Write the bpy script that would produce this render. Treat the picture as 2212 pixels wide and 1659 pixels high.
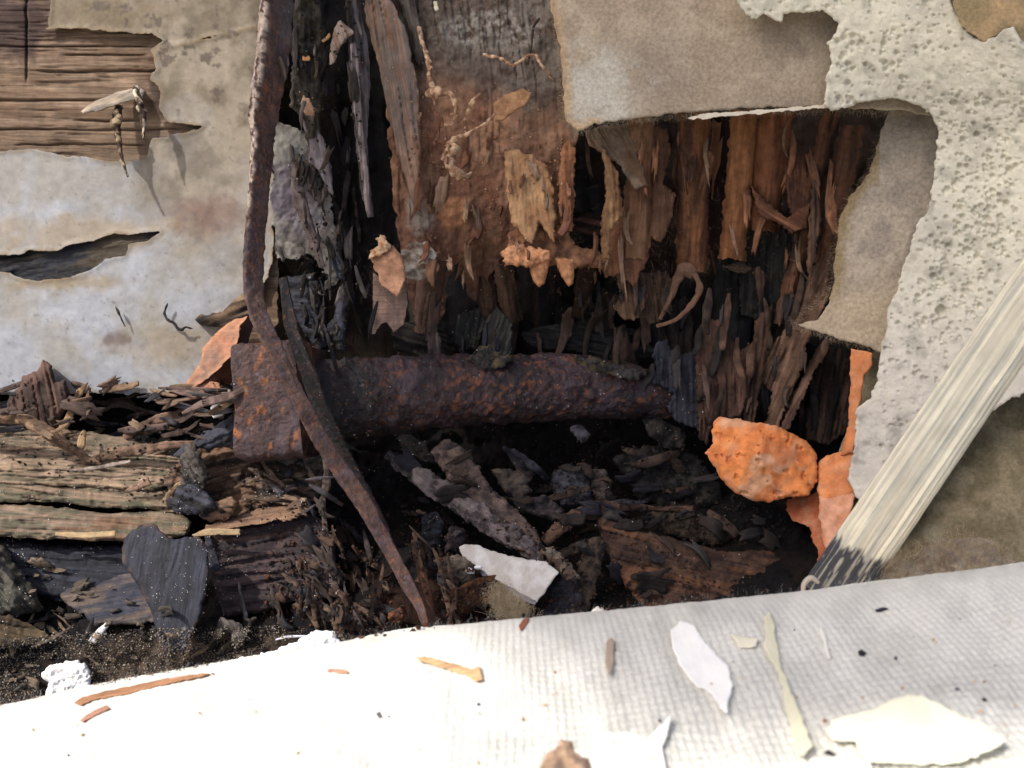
import bpy, math, random
import numpy as np
from mathutils import Vector

# ------------------------------------------------------------------ camera, sky, sun, exposure
S = bpy.context.scene
for o in list(bpy.data.objects): bpy.data.objects.remove(o)
PW, PH = 2212.0, 1659.0                       # survey grid used to set things out
FPX = PW / 2 / math.tan(math.radians(29))     # focal length on that grid
PITCH = math.radians(-25)
FW = np.array([0, math.cos(PITCH), math.sin(PITCH)])
UPV = np.array([0, -math.sin(PITCH), math.cos(PITCH)])
RT = np.array([1.0, 0, 0])
CAM = np.array([0, -0.34, 0.30])
cd = bpy.data.cameras.new('camera'); cam = bpy.data.objects.new('camera', cd)
S.collection.objects.link(cam); S.camera = cam
cam.location = CAM; cam.rotation_euler = (math.radians(90) + PITCH, 0, 0)
cd.sensor_width = 36; cd.lens = 18 / math.tan(math.radians(29))
cd.clip_start = 0.01; cd.clip_end = 100
cd.dof.use_dof = True; cd.dof.focus_distance = 0.335; cd.dof.aperture_fstop = 19

tow = RT * -0.50 + UPV * 0.66 - FW * 0.56; tow /= np.linalg.norm(tow)
sd = bpy.data.lights.new('sun', 'SUN'); sd.energy = 3.2; sd.angle = math.radians(0.6); sd.color = (1, .95, .88)
sun = bpy.data.objects.new('sun', sd); S.collection.objects.link(sun)
sun.rotation_euler = Vector(tow).to_track_quat('Z', 'Y').to_euler(); sun.location = (-1, -1, 2)
w = bpy.data.worlds.new('World'); S.world = w; w.use_nodes = True
nt = w.node_tree; sky = nt.nodes.new('ShaderNodeTexSky'); sky.sky_type = 'NISHITA'; sky.sun_disc = False
sky.sun_elevation = math.asin(tow[2]); sky.sun_rotation = math.atan2(tow[0], tow[1]); sky.dust_density = 5; sky.ozone_density = 0.5; sky.air_density = .8
nt.links.new(sky.outputs[0], nt.nodes['Background'].inputs[0]); nt.nodes['Background'].inputs[1].default_value = 0.15
S.view_settings.view_transform = 'Standard'; S.view_settings.look = 'None'
S.view_settings.exposure = 0.46; S.view_settings.gamma = 1
S.render.engine = 'CYCLES'

# ------------------------------------------------------------------ helpers
rng = np.random.default_rng(7)
_tab = rng.random((257, 257))
_tab[256] = _tab[0]; _tab[:, 256] = _tab[:, 0]
def vn(x, y, seed=0):
    x = np.asarray(x, float) + seed * 17.31; y = np.asarray(y, float) + seed * 9.77
    xi = np.floor(x); yi = np.floor(y); fx = x - xi; fy = y - yi
    xi = xi.astype(int) % 256; yi = yi.astype(int) % 256
    fx = fx * fx * (3 - 2 * fx); fy = fy * fy * (3 - 2 * fy)
    a = _tab[xi, yi]; b = _tab[xi + 1, yi]; c = _tab[xi, yi + 1]; d = _tab[xi + 1, yi + 1]
    return (a * (1 - fx) + b * fx) * (1 - fy) + (c * (1 - fx) + d * fx) * fy
def fbm(x, y, sc, o=4, seed=0):               # -1..1, sc = size in grid px
    r = 0; a = 1; t = 0; f = 1.0 / sc
    for k in range(o):
        r = r + a * (vn(x * f, y * f, seed + k * 3) * 2 - 1); t += a; a *= .55; f *= 2.03
    return r / t
def sstep(a, b, x):
    t = np.clip((x - a) / (b - a), 0, 1); return t * t * (3 - 2 * t)
def C(*a): return np.array(a, float)
def mix(a, b, m):
    m = np.asarray(m)[..., None]; return a * (1 - m) + b * m
def blob(X, Y, cx, cy, rx, ry, soft=.35, n=.5, nsc=40, seed=1, rot=0):
    c, s = math.cos(math.radians(rot)), math.sin(math.radians(rot))
    u = ((X - cx) * c + (Y - cy) * s) / rx; v = (-(X - cx) * s + (Y - cy) * c) / ry
    r = np.sqrt(u * u + v * v) + n * fbm(X, Y, nsc, 4, seed)
    return 1 - sstep(1 - soft, 1 + soft, r)
def P(x, y, d):
    x = np.asarray(x, float); y = np.asarray(y, float); d = np.asarray(d, float)
    a = (x - PW / 2) / FPX; b = -(y - PH / 2) / FPX
    return CAM + d[..., None] * (FW + a[..., None] * RT + b[..., None] * UPV)
def sdf(poly, X, Y):                          # positive inside
    poly = np.array(poly, float); n = len(poly); D = np.full(X.shape, 1e18); ins = np.zeros(X.shape, bool)
    for i in range(n):
        ax, ay = poly[i]; bx, by = poly[(i + 1) % n]; ex, ey = bx - ax, by - ay
        t = np.clip(((X - ax) * ex + (Y - ay) * ey) / (ex * ex + ey * ey + 1e-9), 0, 1)
        D = np.minimum(D, (X - ax - t * ex) ** 2 + (Y - ay - t * ey) ** 2)
        if ay != by:
            c = ((ay > Y) != (by > Y)) & (X < (bx - ax) * (Y - ay) / (by - ay) + ax); ins ^= c
    return np.where(ins, 1, -1) * np.sqrt(D)
def dfun(spec):
    if callable(spec): return spec
    if isinstance(spec, (int, float)): return lambda X, Y: np.full(np.shape(X), float(spec))
    p = np.array(spec, float); n = len(p)
    if n < 3:
        (x0, y0, d0), (x1, y1, d1) = p; L = (x1 - x0) ** 2 + (y1 - y0) ** 2
        return lambda X, Y: d0 + (d1 - d0) * np.clip(((X - x0) * (x1 - x0) + (Y - y0) * (y1 - y0)) / L, -.3, 1.3)
    if n == 3:
        k = np.linalg.solve(np.c_[p[:, :2], np.ones(3)], p[:, 2]); return lambda X, Y: k[0] * X + k[1] * Y + k[2]
    q = p[:, :2] / 500.0
    r = np.linalg.norm(q[:, None] - q[None], axis=2)
    A = np.zeros((n + 3, n + 3)); A[:n, :n] = r; A[:n, n] = 1; A[:n, n + 1:] = q; A[n, :n] = 1; A[n + 1:, :n] = q.T
    kk = np.linalg.lstsq(A, np.r_[p[:, 2], 0, 0, 0], rcond=None)[0]
    def f(X, Y):
        X = np.asarray(X) / 500.0; Y = np.asarray(Y) / 500.0; r = kk[n] + kk[n + 1] * X + kk[n + 2] * Y
        for i in range(n): r = r + kk[i] * np.sqrt((X - q[i, 0]) ** 2 + (Y - q[i, 1]) ** 2 + 1e-4)
        return r
    return f
ZC = 5; ZB = np.full((int(2700 / ZC), int(2200 / ZC)), 9.0)   # how far the nearest surface lies, for laying crumbs on it
def splat(x, y, d):
    i = ((x + 240) / ZC).astype(int); j = ((y + 240) / ZC).astype(int)
    ok = (i >= 0) & (j >= 0) & (i < ZB.shape[0]) & (j < ZB.shape[1]); np.minimum.at(ZB, (i[ok], j[ok]), d[ok])
def zat(x, y):
    i = np.clip(((np.asarray(x) + 240) / ZC).astype(int), 0, ZB.shape[0] - 1)
    j = np.clip(((np.asarray(y) + 240) / ZC).astype(int), 0, ZB.shape[1] - 1); return ZB[i, j]

def link(name, co, loops, starts, cols, uvs, material, parent=None, smooth=True):
    c = co.mean(axis=0) if parent is None else np.array(parent.location)
    me = bpy.data.meshes.new(name); me.vertices.add(len(co)); me.vertices.foreach_set('co', (co - c).astype(np.float32).ravel())
    me.loops.add(len(loops)); me.loops.foreach_set('vertex_index', loops.astype(np.int32))
    me.polygons.add(len(starts)); me.polygons.foreach_set('loop_start', starts.astype(np.int32))
    me.update(calc_edges=True); me.validate()
    if smooth: me.polygons.foreach_set('use_smooth', np.ones(len(me.polygons), bool))
    ca = me.attributes.new('Col', 'FLOAT_COLOR', 'POINT')
    ca.data.foreach_set('color', np.c_[np.clip(cols, 0, 1), np.ones(len(cols))].astype(np.float32).ravel())
    ua = me.attributes.new('Grain', 'FLOAT_VECTOR', 'POINT')
    ua.data.foreach_set('vector', np.c_[uvs, np.zeros(len(uvs))].astype(np.float32).ravel())
    me.materials.append(material)
    o = bpy.data.objects.new(name, me); S.collection.objects.link(o)
    if parent is None: o.location = c
    else: o.parent = parent
    return o
def tag(o, label=None, cat=None, group=None, kind=None):
    for k, v in (('label', label), ('category', cat), ('group', group), ('kind', kind)):
        if v: o[k] = v
    return o
def thing(name, label, cat, x, y, d, group=None):
    o = bpy.data.objects.new(name, None); S.collection.objects.link(o); o.location = P(x, y, d); o.empty_display_size = .01
    return tag(o, label, cat, group)

_seed = [100]
def piece(name, poly, d, m, col, parent=None, res=3.0, rag=6, rsc=14, thick=1.2, grain=0, relief=None, bulge=0, br=None,
          holes=(), back=True, extra=None, hrag=None, vis=True):
    """A solid plate: outline on the survey grid, depth by function, real thickness (mm), ragged edge, rounded rim (bulge, px)."""
    _seed[0] += 1; sd_ = _seed[0]
    poly = np.array(poly, float); D = dfun(d)
    x0, y0 = poly.min(0) - rag - 2 * res; x1, y1 = poly.max(0) + rag + 2 * res
    nx = int((x1 - x0) / res) + 2; ny = int((y1 - y0) / res) + 2
    gx = x0 + np.arange(nx) * res; gy = y0 + np.arange(ny) * res
    X, Y = np.meshgrid(gx, gy, indexing='ij')
    s = sdf(poly, X, Y) + rag * fbm(X, Y, rsc, 4, sd_)
    for h in holes: s = np.minimum(s, -(sdf(h, X, Y) + (rag if hrag is None else hrag) * fbm(X, Y, rsc, 4, sd_ + 5)))
    if extra is not None: s = np.minimum(s, extra(X, Y))
    s[0, :] = s[-1, :] = -1; s[:, 0] = s[:, -1] = -1
    ins = s > 0
    vid = -np.ones((nx, ny), int); vid[ins] = np.arange(ins.sum())
    px = list(X[ins]); py = list(Y[ins]); ps = list(s[ins])
    a = ins[:-1, :-1]; b = ins[1:, :-1]; c = ins[1:, 1:]; e = ins[:-1, 1:]
    full = a & b & c & e; I, J = np.nonzero(full)
    quads = np.c_[vid[I, J], vid[I, J + 1], vid[I + 1, J + 1], vid[I + 1, J]]
    part = (a | b | c | e) & ~full; ed = {}; polys = []; bnd = []
    def ev(p, q):
        k = (p, q) if p < q else (q, p)
        if k not in ed:
            sp, sq = s[p], s[q]; t = min(max(sp / (sp - sq), .02), .98)
            ed[k] = len(px); px.append(X[p] + t * (X[q] - X[p])); py.append(Y[p] + t * (Y[q] - Y[p])); ps.append(0.0)
        return ed[k]
    for i, j in zip(*np.nonzero(part)):
        cs = [(i, j), (i, j + 1), (i + 1, j + 1), (i + 1, j)]; out = []
        for k in range(4):
            p, q = cs[k], cs[(k + 1) % 4]
            if ins[p]: out.append((int(vid[p]), 0))
            if ins[p] != ins[q]: out.append((ev(p, q), 1))
        n_ = sum(f for _, f in out)
        if n_ == 4:                            # saddle: split in two corners
            o2 = []
            idx = [k for k in range(len(out)) if not out[k][1]]
            for k in idx:
                tri = [out[(k - 1) % len(out)][0], out[k][0], out[(k + 1) % len(out)][0]]
                polys.append(tri); bnd.append((tri[2], tri[0]))
            continue
        polys.append([v for v, _ in out])
        for k in range(len(out)):
            if out[k][1] and out[(k + 1) % len(out)][1]: bnd.append((out[k][0], out[(k + 1) % len(out)][0]))
    x = np.array(px); y = np.array(py); sv = np.array(ps)
    dep = D(x, y); ppm = dep / FPX            # metres per grid px at that depth
    if relief is not None: dep = dep - relief(x, y, sv) * ppm
    if bulge:
        r = br or 12; q = np.clip(sv / r, 0, 1); dep = dep - bulge * (np.sqrt(1 - (1 - q) ** 2) - 1) * ppm
    co = P(x, y, dep)
    if vis: splat(x, y, dep)
    n = len(x); cl = col(x, y, sv) if callable(col) else np.tile(np.array(col, float), (n, 1))
    g = math.radians(grain); uv = np.c_[x * math.cos(g) + y * math.sin(g), -x * math.sin(g) + y * math.cos(g)] / 100.0 + sd_ * 3.1
    bnd = np.array(bnd, int).reshape(-1, 2); th = thick / 1000.0
    tl = np.array([len(p) for p in polys], int); tv = np.array([v for p in polys for v in p], int)
    loops = [quads.ravel(), tv]; cnt = [np.full(len(quads), 4), tl]
    if back:
        bx = P(x, y, dep + th); co2 = np.r_[co, bx]
        rq = quads[:, ::-1] + n; rt = np.array([v + n for p in polys for v in p[::-1]], int)
        sk = np.c_[bnd[:, 1], bnd[:, 0], bnd[:, 0] + n, bnd[:, 1] + n]
        loops += [rq.ravel(), rt, sk.ravel()]; cnt += [np.full(len(rq), 4), tl, np.full(len(sk), 4)]
        co = co2; cl = np.r_[cl, cl]; uv = np.r_[uv, uv]
    else:
        bi = np.unique(bnd); mp = -np.ones(n, int); mp[bi] = n + np.arange(len(bi))
        if len(bi):
            co = np.r_[co, P(x[bi], y[bi], dep[bi] + th)]; cl = np.r_[cl, cl[bi]]; uv = np.r_[uv, uv[bi]]
            sk = np.c_[bnd[:, 1], bnd[:, 0], mp[bnd[:, 0]], mp[bnd[:, 1]]]; loops.append(sk.ravel()); cnt.append(np.full(len(sk), 4))
    loops = np.concatenate(loops).astype(int); cnt = np.concatenate(cnt).astype(int)
    starts = np.r_[0, np.cumsum(cnt)[:-1]]
    return link(name, co, loops, starts, cl, uv, m, parent)

def spline(p, n):
    p = np.array(p, float); m = len(p); q = np.r_[[2 * p[0] - p[1]], p, [2 * p[-1] - p[-2]]]
    L = np.r_[0, np.cumsum(np.linalg.norm(np.diff(p[:, :2], axis=0), axis=1) + 1e-6)]
    t = np.interp(np.linspace(0, L[-1], n), L, np.arange(m)); i = np.minimum(t.astype(int), m - 2); f = (t - i)[:, None]
    a, b, c, e = q[i], q[i + 1], q[i + 2], q[i + 3]
    return .5 * (2 * b + (c - a) * f + (2 * a - 5 * b + 4 * c - e) * f ** 2 + (3 * b - a - 3 * c + e) * f ** 3), np.linspace(0, L[-1], n)
def tube(name, pts, m, col, parent=None, res=4, seg=28, flat=1.0, expo=2.0, twist=0.0, noise=.08, nsc=30, lump=None, hollow=False):
    """pts: (x, y, depth, width) on the survey grid; flat = thickness/width; expo 2 round .. 8 square."""
    _seed[0] += 1; sd_ = _seed[0]
    L = sum(math.hypot(pts[i + 1][0] - pts[i][0], pts[i + 1][1] - pts[i][1]) for i in range(len(pts) - 1))
    dl = abs(pts[-1][2] - pts[0][2]) * FPX / .35; n = max(4, int(max(L, dl) / res)); q, s = spline(pts, n)
    c = P(q[:, 0], q[:, 1], q[:, 2]); hw = np.maximum(q[:, 3], .6) / 2 * q[:, 2] / FPX
    T = np.gradient(c, axis=0); T /= np.linalg.norm(T, axis=1)[:, None] + 1e-12
    V = c - CAM; V /= np.linalg.norm(V, axis=1)[:, None]
    A = np.cross(T, V); A /= np.linalg.norm(A, axis=1)[:, None] + 1e-12; B = np.cross(A, T)
    tw = np.radians(twist(s / s[-1]) if callable(twist) else np.full(n, twist))[:, None]
    A2 = A * np.cos(tw) + B * np.sin(tw); B2 = -A * np.sin(tw) + B * np.cos(tw)
    th = np.arange(seg) / seg * 2 * math.pi + math.pi / 2
    ct, st = np.cos(th), np.sin(th); r = (np.abs(ct) ** expo + np.abs(st) ** expo) ** (-1 / expo)
    SS, TH = np.meshgrid(s, np.arange(seg) / seg, indexing='ij')
    W = q[:, 3].mean() * 3
    # noise periodic round the bar
    nz = fbm(SS, TH * W + SS * .05, nsc, 5, sd_)
    k = 1 + noise * nz * 2
    if lump is not None: k = k * lump(SS / s[-1], TH)
    co = c[:, None] + hw[:, None, None] * k[..., None] * ((r * ct)[None, :, None] * A2[:, None] + flat * (r * st)[None, :, None] * B2[:, None])
    cl = col(SS, TH, nz) if callable(col) else np.tile(np.array(col, float), (n, seg, 1))
    cc = co.reshape(-1, 3); V0 = (cc - CAM); dd = V0 @ FW
    splat(V0 @ RT / dd * FPX + PW / 2, -(V0 @ UPV) / dd * FPX + PH / 2, dd)
    i = np.arange(n - 1)[:, None]; j = np.arange(seg)[None]; j2 = (j + 1) % seg
    f = np.stack([i * seg + j, i * seg + j2, (i + 1) * seg + j2, (i + 1) * seg + j], -1).reshape(-1, 4)
    cc = np.r_[cc, [c[0] - T[0] * hw[0] * .15], [c[-1] + T[-1] * hw[-1] * .15]]
    a = np.arange(seg); b = (a + 1) % seg; base = (n - 1) * seg
    t1 = np.c_[b, a, np.full(seg, n * seg)]; t2 = np.c_[base + a, base + b, np.full(seg, n * seg + 1)]
    loops = np.r_[f.ravel(), t1.ravel(), t2.ravel()]; cnt = np.r_[np.full(len(f), 4), np.full(2 * seg, 3)]
    cl = cl.reshape(-1, 3); cl = np.r_[cl, cl[:1], cl[-1:]]
    uv = np.c_[SS.ravel() / 100, np.abs(TH.ravel() - .5) * 2 * W / 100]; uv = np.r_[uv, uv[:1], uv[-1:]] + sd_ * 3.1
    return link(name, cc, loops, np.r_[0, np.cumsum(cnt)[:-1]], cl, uv, m, parent)

def lumpgeo(n=8):                              # small irregular chunk, as unit verts + tris
    t = (1 + 5 ** .5) / 2
    v = np.array([(-1, t, 0), (1, t, 0), (-1, -t, 0), (1, -t, 0), (0, -1, t), (0, 1, t), (0, -1, -t), (0, 1, -t), (t, 0, -1), (t, 0, 1), (-t, 0, -1), (-t, 0, 1)]) / 1.9
    f = np.array([(0, 11, 5), (0, 5, 1), (0, 1, 7), (0, 7, 10), (0, 10, 11), (1, 5, 9), (5, 11, 4), (11, 10, 2), (10, 7, 6), (7, 1, 8), (3, 9, 4), (3, 4, 2), (3, 2, 6), (3, 6, 8), (3, 8, 9), (4, 9, 5), (2, 4, 11), (6, 2, 10), (8, 6, 7), (9, 8, 1)])
    return v, f
LV, LF = lumpgeo()
CLEAN = [                                      # clean surfaces that carry no dark crumbs
    [(605, 790), (650, 780), (735, 970), (815, 1070), (880, 1190), (945, 1345), (890, 1355), (830, 1220), (765, 1095), (690, 990)],
    [(505, 735), (600, 735), (655, 870), (655, 1005), (515, 1005)],
    [(1905, 200), (1880, 370), (1835, 420), (1805, 520), (1795, 640), (1700, 700), (1900, 770), (2100, 700), (2100, 200)],
    [(980, 1165), (1215, 1225), (1210, 1265), (1165, 1312), (1110, 1292), (990, 1210)],
    [(1515, 895), (1600, 900), (1700, 915), (1775, 960), (1890, 760), (1900, 900), (1850, 1280), (1730, 1280), (1700, 1090), (1620, 1090), (1540, 1040), (1510, 975)],
    [(-300, 1562), (0, 1524), (300, 1464), (740, 1386), (1060, 1340), (1500, 1300), (1900, 1258), (2500, 1180), (2500, 2200), (-300, 2200)],
    [(85, 1425), (190, 1420), (205, 1500), (90, 1515)], [(420, 1452), (600, 1390), (690, 1350), (750, 1390), (745, 1430), (440, 1475)],
    [(-300, -300), (585, -300), (520, 560), (500, 660), (400, 700), (500, 740), (400, 800), (-300, 830)]]
def rotm(n):
    q = rng.normal(size=(n, 4)); q /= np.linalg.norm(q, axis=1)[:, None]; w_, x, y, z = q.T
    return np.stack([1 - 2 * (y * y + z * z), 2 * (x * y - z * w_), 2 * (x * z + y * w_), 2 * (x * y + z * w_), 1 - 2 * (x * x + z * z), 2 * (y * z - x * w_),
                     2 * (x * z - y * w_), 2 * (y * z + x * w_), 1 - 2 * (x * x + y * y)], -1).reshape(n, 3, 3)
def crumbs(name, poly, n, size, palette, m, label, parent=None, elong=1.0, zmax=9, clump=0, lift=.3, power=2.5, clean=True):
    """many tiny grains lying on whatever surface is there: one mass"""
    poly = np.array(poly, float); lo, hi = poly.min(0), poly.max(0)
    q = rng.uniform(lo, hi, (n * 4, 2)); 
    if clump: q = q[fbm(q[:, 0], q[:, 1], clump, 3, 55) + rng.normal(0, .25, len(q)) > .12]
    q = q[sdf(poly, q[:, 0], q[:, 1]) > 0]
    for e in (CLEAN if clean else ()): q = q[sdf(e, q[:, 0], q[:, 1]) < 0]
    q = q[:n]; d = zat(q[:, 0], q[:, 1]); ok = d < zmax; q = q[ok]; d = d[ok]; k = len(q)
    r = (size[0] + (size[1] - size[0]) * rng.random(k) ** power) / 1000.0
    c = P(q[:, 0], q[:, 1], d - r * lift)
    sh = rng.uniform(.6, 1.3, (k, 12, 3)); sc = np.c_[np.ones(k) * elong, rng.uniform(.5, 1, k), rng.uniform(.4, .8, k)]
    v = LV[None] * sh * sc[:, None] * r[:, None, None]; v = np.einsum('nij,nkj->nki', rotm(k), v) + c[:, None]
    f = (LF[None] + (np.arange(k) * 12)[:, None, None]).reshape(-1, 3)
    pal = np.array(palette, float); cl = pal[rng.integers(0, len(pal), k)] * rng.uniform(.7, 1.2, (k, 1)); cl = np.repeat(cl, 12, 0)
    o = link(name, v.reshape(-1, 3), f.ravel(), np.arange(len(f)) * 3, cl, np.tile(rng.random(2), (len(cl), 1)) + cl[:, :2] * 7, m, parent, smooth=False)
    return tag(o, label if parent is None else None, 'debris' if parent is None else None, kind='stuff')
def fibres(name, roots, dirs, length, rad, palette, m, parent=None, label=None, curl=.6, seg=5, cat='fibres'):
    """roots: k x 3 world points; thin bent hairs, one mass"""
    k = len(roots); pal = np.array(palette, float)
    L = np.array(length[0] + (length[1] - length[0]) * rng.random(k) ** 1.6) / 1000
    d = dirs / (np.linalg.norm(dirs, axis=1)[:, None] + 1e-9) + rng.normal(0, .35, (k, 3)); pts = [roots]
    for s in range(seg):
        d = d + rng.normal(0, curl, (k, 3)) * .5; d /= np.linalg.norm(d, axis=1)[:, None]; pts.append(pts[-1] + d * (L / seg)[:, None])
    pts = np.stack(pts, 1); T = np.gradient(pts, axis=1); T /= np.linalg.norm(T, axis=2)[..., None] + 1e-12
    a = np.cross(T, FW + .01); a /= np.linalg.norm(a, axis=2)[..., None] + 1e-9; b = np.cross(a, T)
    rr = rad / 1000 * np.linspace(1, .35, seg + 1)[None, :, None]
    ring = np.stack([pts + rr * (a * math.cos(t) + b * math.sin(t)) for t in (0, 2.094, 4.189)], 2)
    n1 = (seg + 1) * 3; base = (np.arange(k) * n1)[:, None, None, None]
    i = np.arange(seg)[None, :, None, None] * 3; j = np.arange(3)[None, None, :]; j2 = (j + 1) % 3
    f = np.stack([i[..., 0] + j, i[..., 0] + j2, i[..., 0] + 3 + j2, i[..., 0] + 3 + j], -1) + base
    cl = np.repeat(pal[rng.integers(0, len(pal), k)] * rng.uniform(.75, 1.15, (k, 1)), n1, 0)
    f = f.reshape(-1, 4)
    o = link(name, ring.reshape(-1, 3), f.ravel(), np.arange(len(f)) * 4, cl, cl[:, :2], m, parent)
    return tag(o, label, cat if label else None, kind='stuff')

def mat(name, rough=.85, var=.35, sc=220, bump=.5, dist=.0004, grain=0, gb=0, spec=.3, spots=None, spots2=None, sheen=0, bsc=900, tone=1.0):
    m = bpy.data.materials.new(name); m.use_nodes = True; t = m.node_tree; N = t.nodes; L = t.links
    bs = N['Principled BSDF']; at = N.new('ShaderNodeAttribute'); at.attribute_name = 'Col'; gr = N.new('ShaderNodeAttribute'); gr.attribute_name = 'Grain'
    tc = N.new('ShaderNodeTexCoord')
    def noise(scale, det=6, vec=None, rg=.6):
        n = N.new('ShaderNodeTexNoise'); n.inputs['Scale'].default_value = scale; n.inputs['Detail'].default_value = det; n.inputs['Roughness'].default_value = rg
        L.new(vec if vec is not None else tc.outputs['Object'], n.inputs['Vector']); return n.outputs['Fac']
    def maprange(v, a, b, c, d):
        n = N.new('ShaderNodeMapRange'); L.new(v, n.inputs[0])
        for i, z in zip((1, 2, 3, 4), (a, b, c, d)): n.inputs[i].default_value = z
        return n.outputs[0]
    def scale(colr, fac):
        n = N.new('ShaderNodeVectorMath'); n.operation = 'SCALE'; L.new(colr, n.inputs[0]); L.new(fac, n.inputs['Scale']); return n.outputs[0]
    colr = scale(at.outputs['Color'], maprange(noise(sc), .3, .7, (1 - var) * tone, (1 + var) * tone))
    if grain:
        mp = N.new('ShaderNodeMapping'); mp.inputs['Scale'].default_value = (1.2, 22, 1); L.new(gr.outputs['Vector'], mp.inputs['Vector'])
        g1 = noise(1.0, 8, mp.outputs[0], .7); colr = scale(colr, maprange(g1, .3, .7, 1 - grain, 1 + grain))
    for sp in (spots, spots2):
        if sp:
            c_, ssc, th, am = sp; mx = N.new('ShaderNodeMix'); mx.data_type = 'RGBA'
            L.new(maprange(noise(ssc, 5), th, th + (.09 if th > .56 else .26), 0, am), mx.inputs[0]); L.new(colr, mx.inputs[6]); mx.inputs[7].default_value = (*c_, 1); colr = mx.outputs[2]
    L.new(colr, bs.inputs['Base Color'])
    L.new(maprange(noise(sc * 2.3), .3, .7, max(.05, rough - .12), min(1, rough + .12)), bs.inputs['Roughness'])
    bs.inputs['Specular IOR Level'].default_value = spec
    if sheen: bs.inputs['Sheen Weight'].default_value = sheen
    bp = N.new('ShaderNodeBump'); bp.inputs['Strength'].default_value = bump; bp.inputs['Distance'].default_value = dist; L.new(noise(bsc, 8, rg=.65), bp.inputs['Height'])
    if gb:
        b2 = N.new('ShaderNodeBump'); b2.inputs['Strength'].default_value = gb; b2.inputs['Distance'].default_value = .0006; L.new(g1, b2.inputs['Height'])
        L.new(b2.outputs[0], bp.inputs['Normal'])
    L.new(bp.outputs[0], bs.inputs['Normal']); return m

M = dict(
    wood=mat('rotten_wood', .9, .3, 160, .6, .0004, grain=.45, gb=.8),
    dark=mat('charred_wood', .7, .3, 200, .7, .0005, grain=.35, gb=.8, spec=.3),
    pulp=mat('brown_rot', .95, .3, 260, .7, .0005, grain=.18, gb=.25, spec=.15),
    rust=mat('rust', .55, .5, 330, 1, .002, spec=.45, spots=((.30, .085, .018), 420, .62, .7), spots2=((.13, .10, .12), 380, .60, .6), bsc=400, tone=.72),
    paint=mat('old_paint', .7, .16, 260, .6, .0002, spec=.35, spots=((.16, .12, .08), 1300, .66, .6)),
    felt=mat('felt_paper', .98, .26, 800, .6, .0005, spec=.08, sheen=.15, bsc=1500),
    plaster=mat('plaster', .92, .1, 260, .6, .0004, spec=.15, bsc=1300),
    orange=mat('orange_pulp', .95, .3, 230, .6, .0005, spec=.2, spots=((.56, .34, .22), 150, .48, .6), spots2=((.10, .035, .02), 420, .66, .9), bsc=700),
    cloth=mat('canvas', .95, .06, 400, .3, .0002, spec=.1, sheen=.1),
    stick=mat('weathered_paint', .75, .1, 150, .4, .0002, grain=.12, gb=.8, spec=.3),
    flake=mat('paint_flake', .5, .05, 100, .2, .0002, spec=.4),
    grit=mat('grit', .9, .3, 500, .3, .0002),
    soil=mat('soil', .95, .5, 300, 1, .0012, spec=.2, bsc=700, tone=.7),
)
# palettes (what each stuff is made of)
BR = C(.15, .09, .056); BRL = C(.26, .17, .105); BRD = C(.030, .020, .016); BK = C(.007, .0065, .0075); BLG = C(.026, .028, .040)
ROT = C(.19, .092, .058); ROTL = C(.38, .21, .12); TAN = C(.38, .23, .12); GRY = C(.17, .145, .12)
def two(a, b, sc=40, seed=3, st=1.0, ang=0, third=None):
    g = math.radians(ang)
    def f(X, Y, s):
        u = X * math.cos(g) + Y * math.sin(g); v = -X * math.sin(g) + Y * math.cos(g)
        n = fbm(u / st, v, sc, 5, seed); c = mix(a, b, sstep(-.35, .35, n))
        if third is not None: c = mix(c, third, sstep(.15, .4, fbm(u / st, v, sc * 1.7, 4, seed + 21)))
        return c
    return f
def line3(x0, y0, d0, x1, y1, d1, w0, w1, n=6):   # a straight stick in space
    out = []
    for k in range(n):
        t = k / (n - 1); p = P(x0, y0, d0) * (1 - t) + P(x1, y1, d1) * t - CAM; d = p @ FW
        out.append((p @ RT / d * FPX + PW / 2, -(p @ UPV) / d * FPX + PH / 2, d, w0 + (w1 - w0) * t))
    return out
def grainrel(ang, amp=3, sc=9, st=14, crack=6, seed=5, lumps=0):
    g = math.radians(ang)
    def f(X, Y, s):
        u = X * math.cos(g) + Y * math.sin(g); v = -X * math.sin(g) + Y * math.cos(g)
        v = v + 6 * fbm(u, v, 130, 3, seed + 9)
        r = amp * fbm(u / st, v, sc, 4, seed)
        c = fbm(u / (st * 1.3), v, sc * 2.6, 3, seed + 2); r = r - crack * sstep(.13, .0, np.abs(c)) * sstep(-.2, .35, fbm(u, v, 160, 2, seed + 4))
        if lumps: r = r + lumps * fbm(X, Y, 34, 4, seed + 6)
        return r
    return f
def lumps(amp, sc, seed=1, o=5): return lambda X, Y, s: amp * fbm(X, Y, sc, o, seed)
def addrel(*fs): return lambda X, Y, s: sum(f(X, Y, s) for f in fs)
# ------------------------------------------------------------------ the setting: back and floor of the cavity
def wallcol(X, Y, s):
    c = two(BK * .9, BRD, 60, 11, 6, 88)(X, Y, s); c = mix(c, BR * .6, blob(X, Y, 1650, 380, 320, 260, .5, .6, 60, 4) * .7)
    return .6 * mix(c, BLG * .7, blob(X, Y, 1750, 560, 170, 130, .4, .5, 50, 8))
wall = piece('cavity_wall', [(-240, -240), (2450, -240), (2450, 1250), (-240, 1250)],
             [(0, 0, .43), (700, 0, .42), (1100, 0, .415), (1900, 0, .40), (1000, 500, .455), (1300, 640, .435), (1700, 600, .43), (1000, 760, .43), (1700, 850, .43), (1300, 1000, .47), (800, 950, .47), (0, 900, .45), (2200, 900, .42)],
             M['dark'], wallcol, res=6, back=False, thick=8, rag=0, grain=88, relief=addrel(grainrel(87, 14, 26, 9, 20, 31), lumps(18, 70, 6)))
tag(wall, kind='structure')
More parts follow.
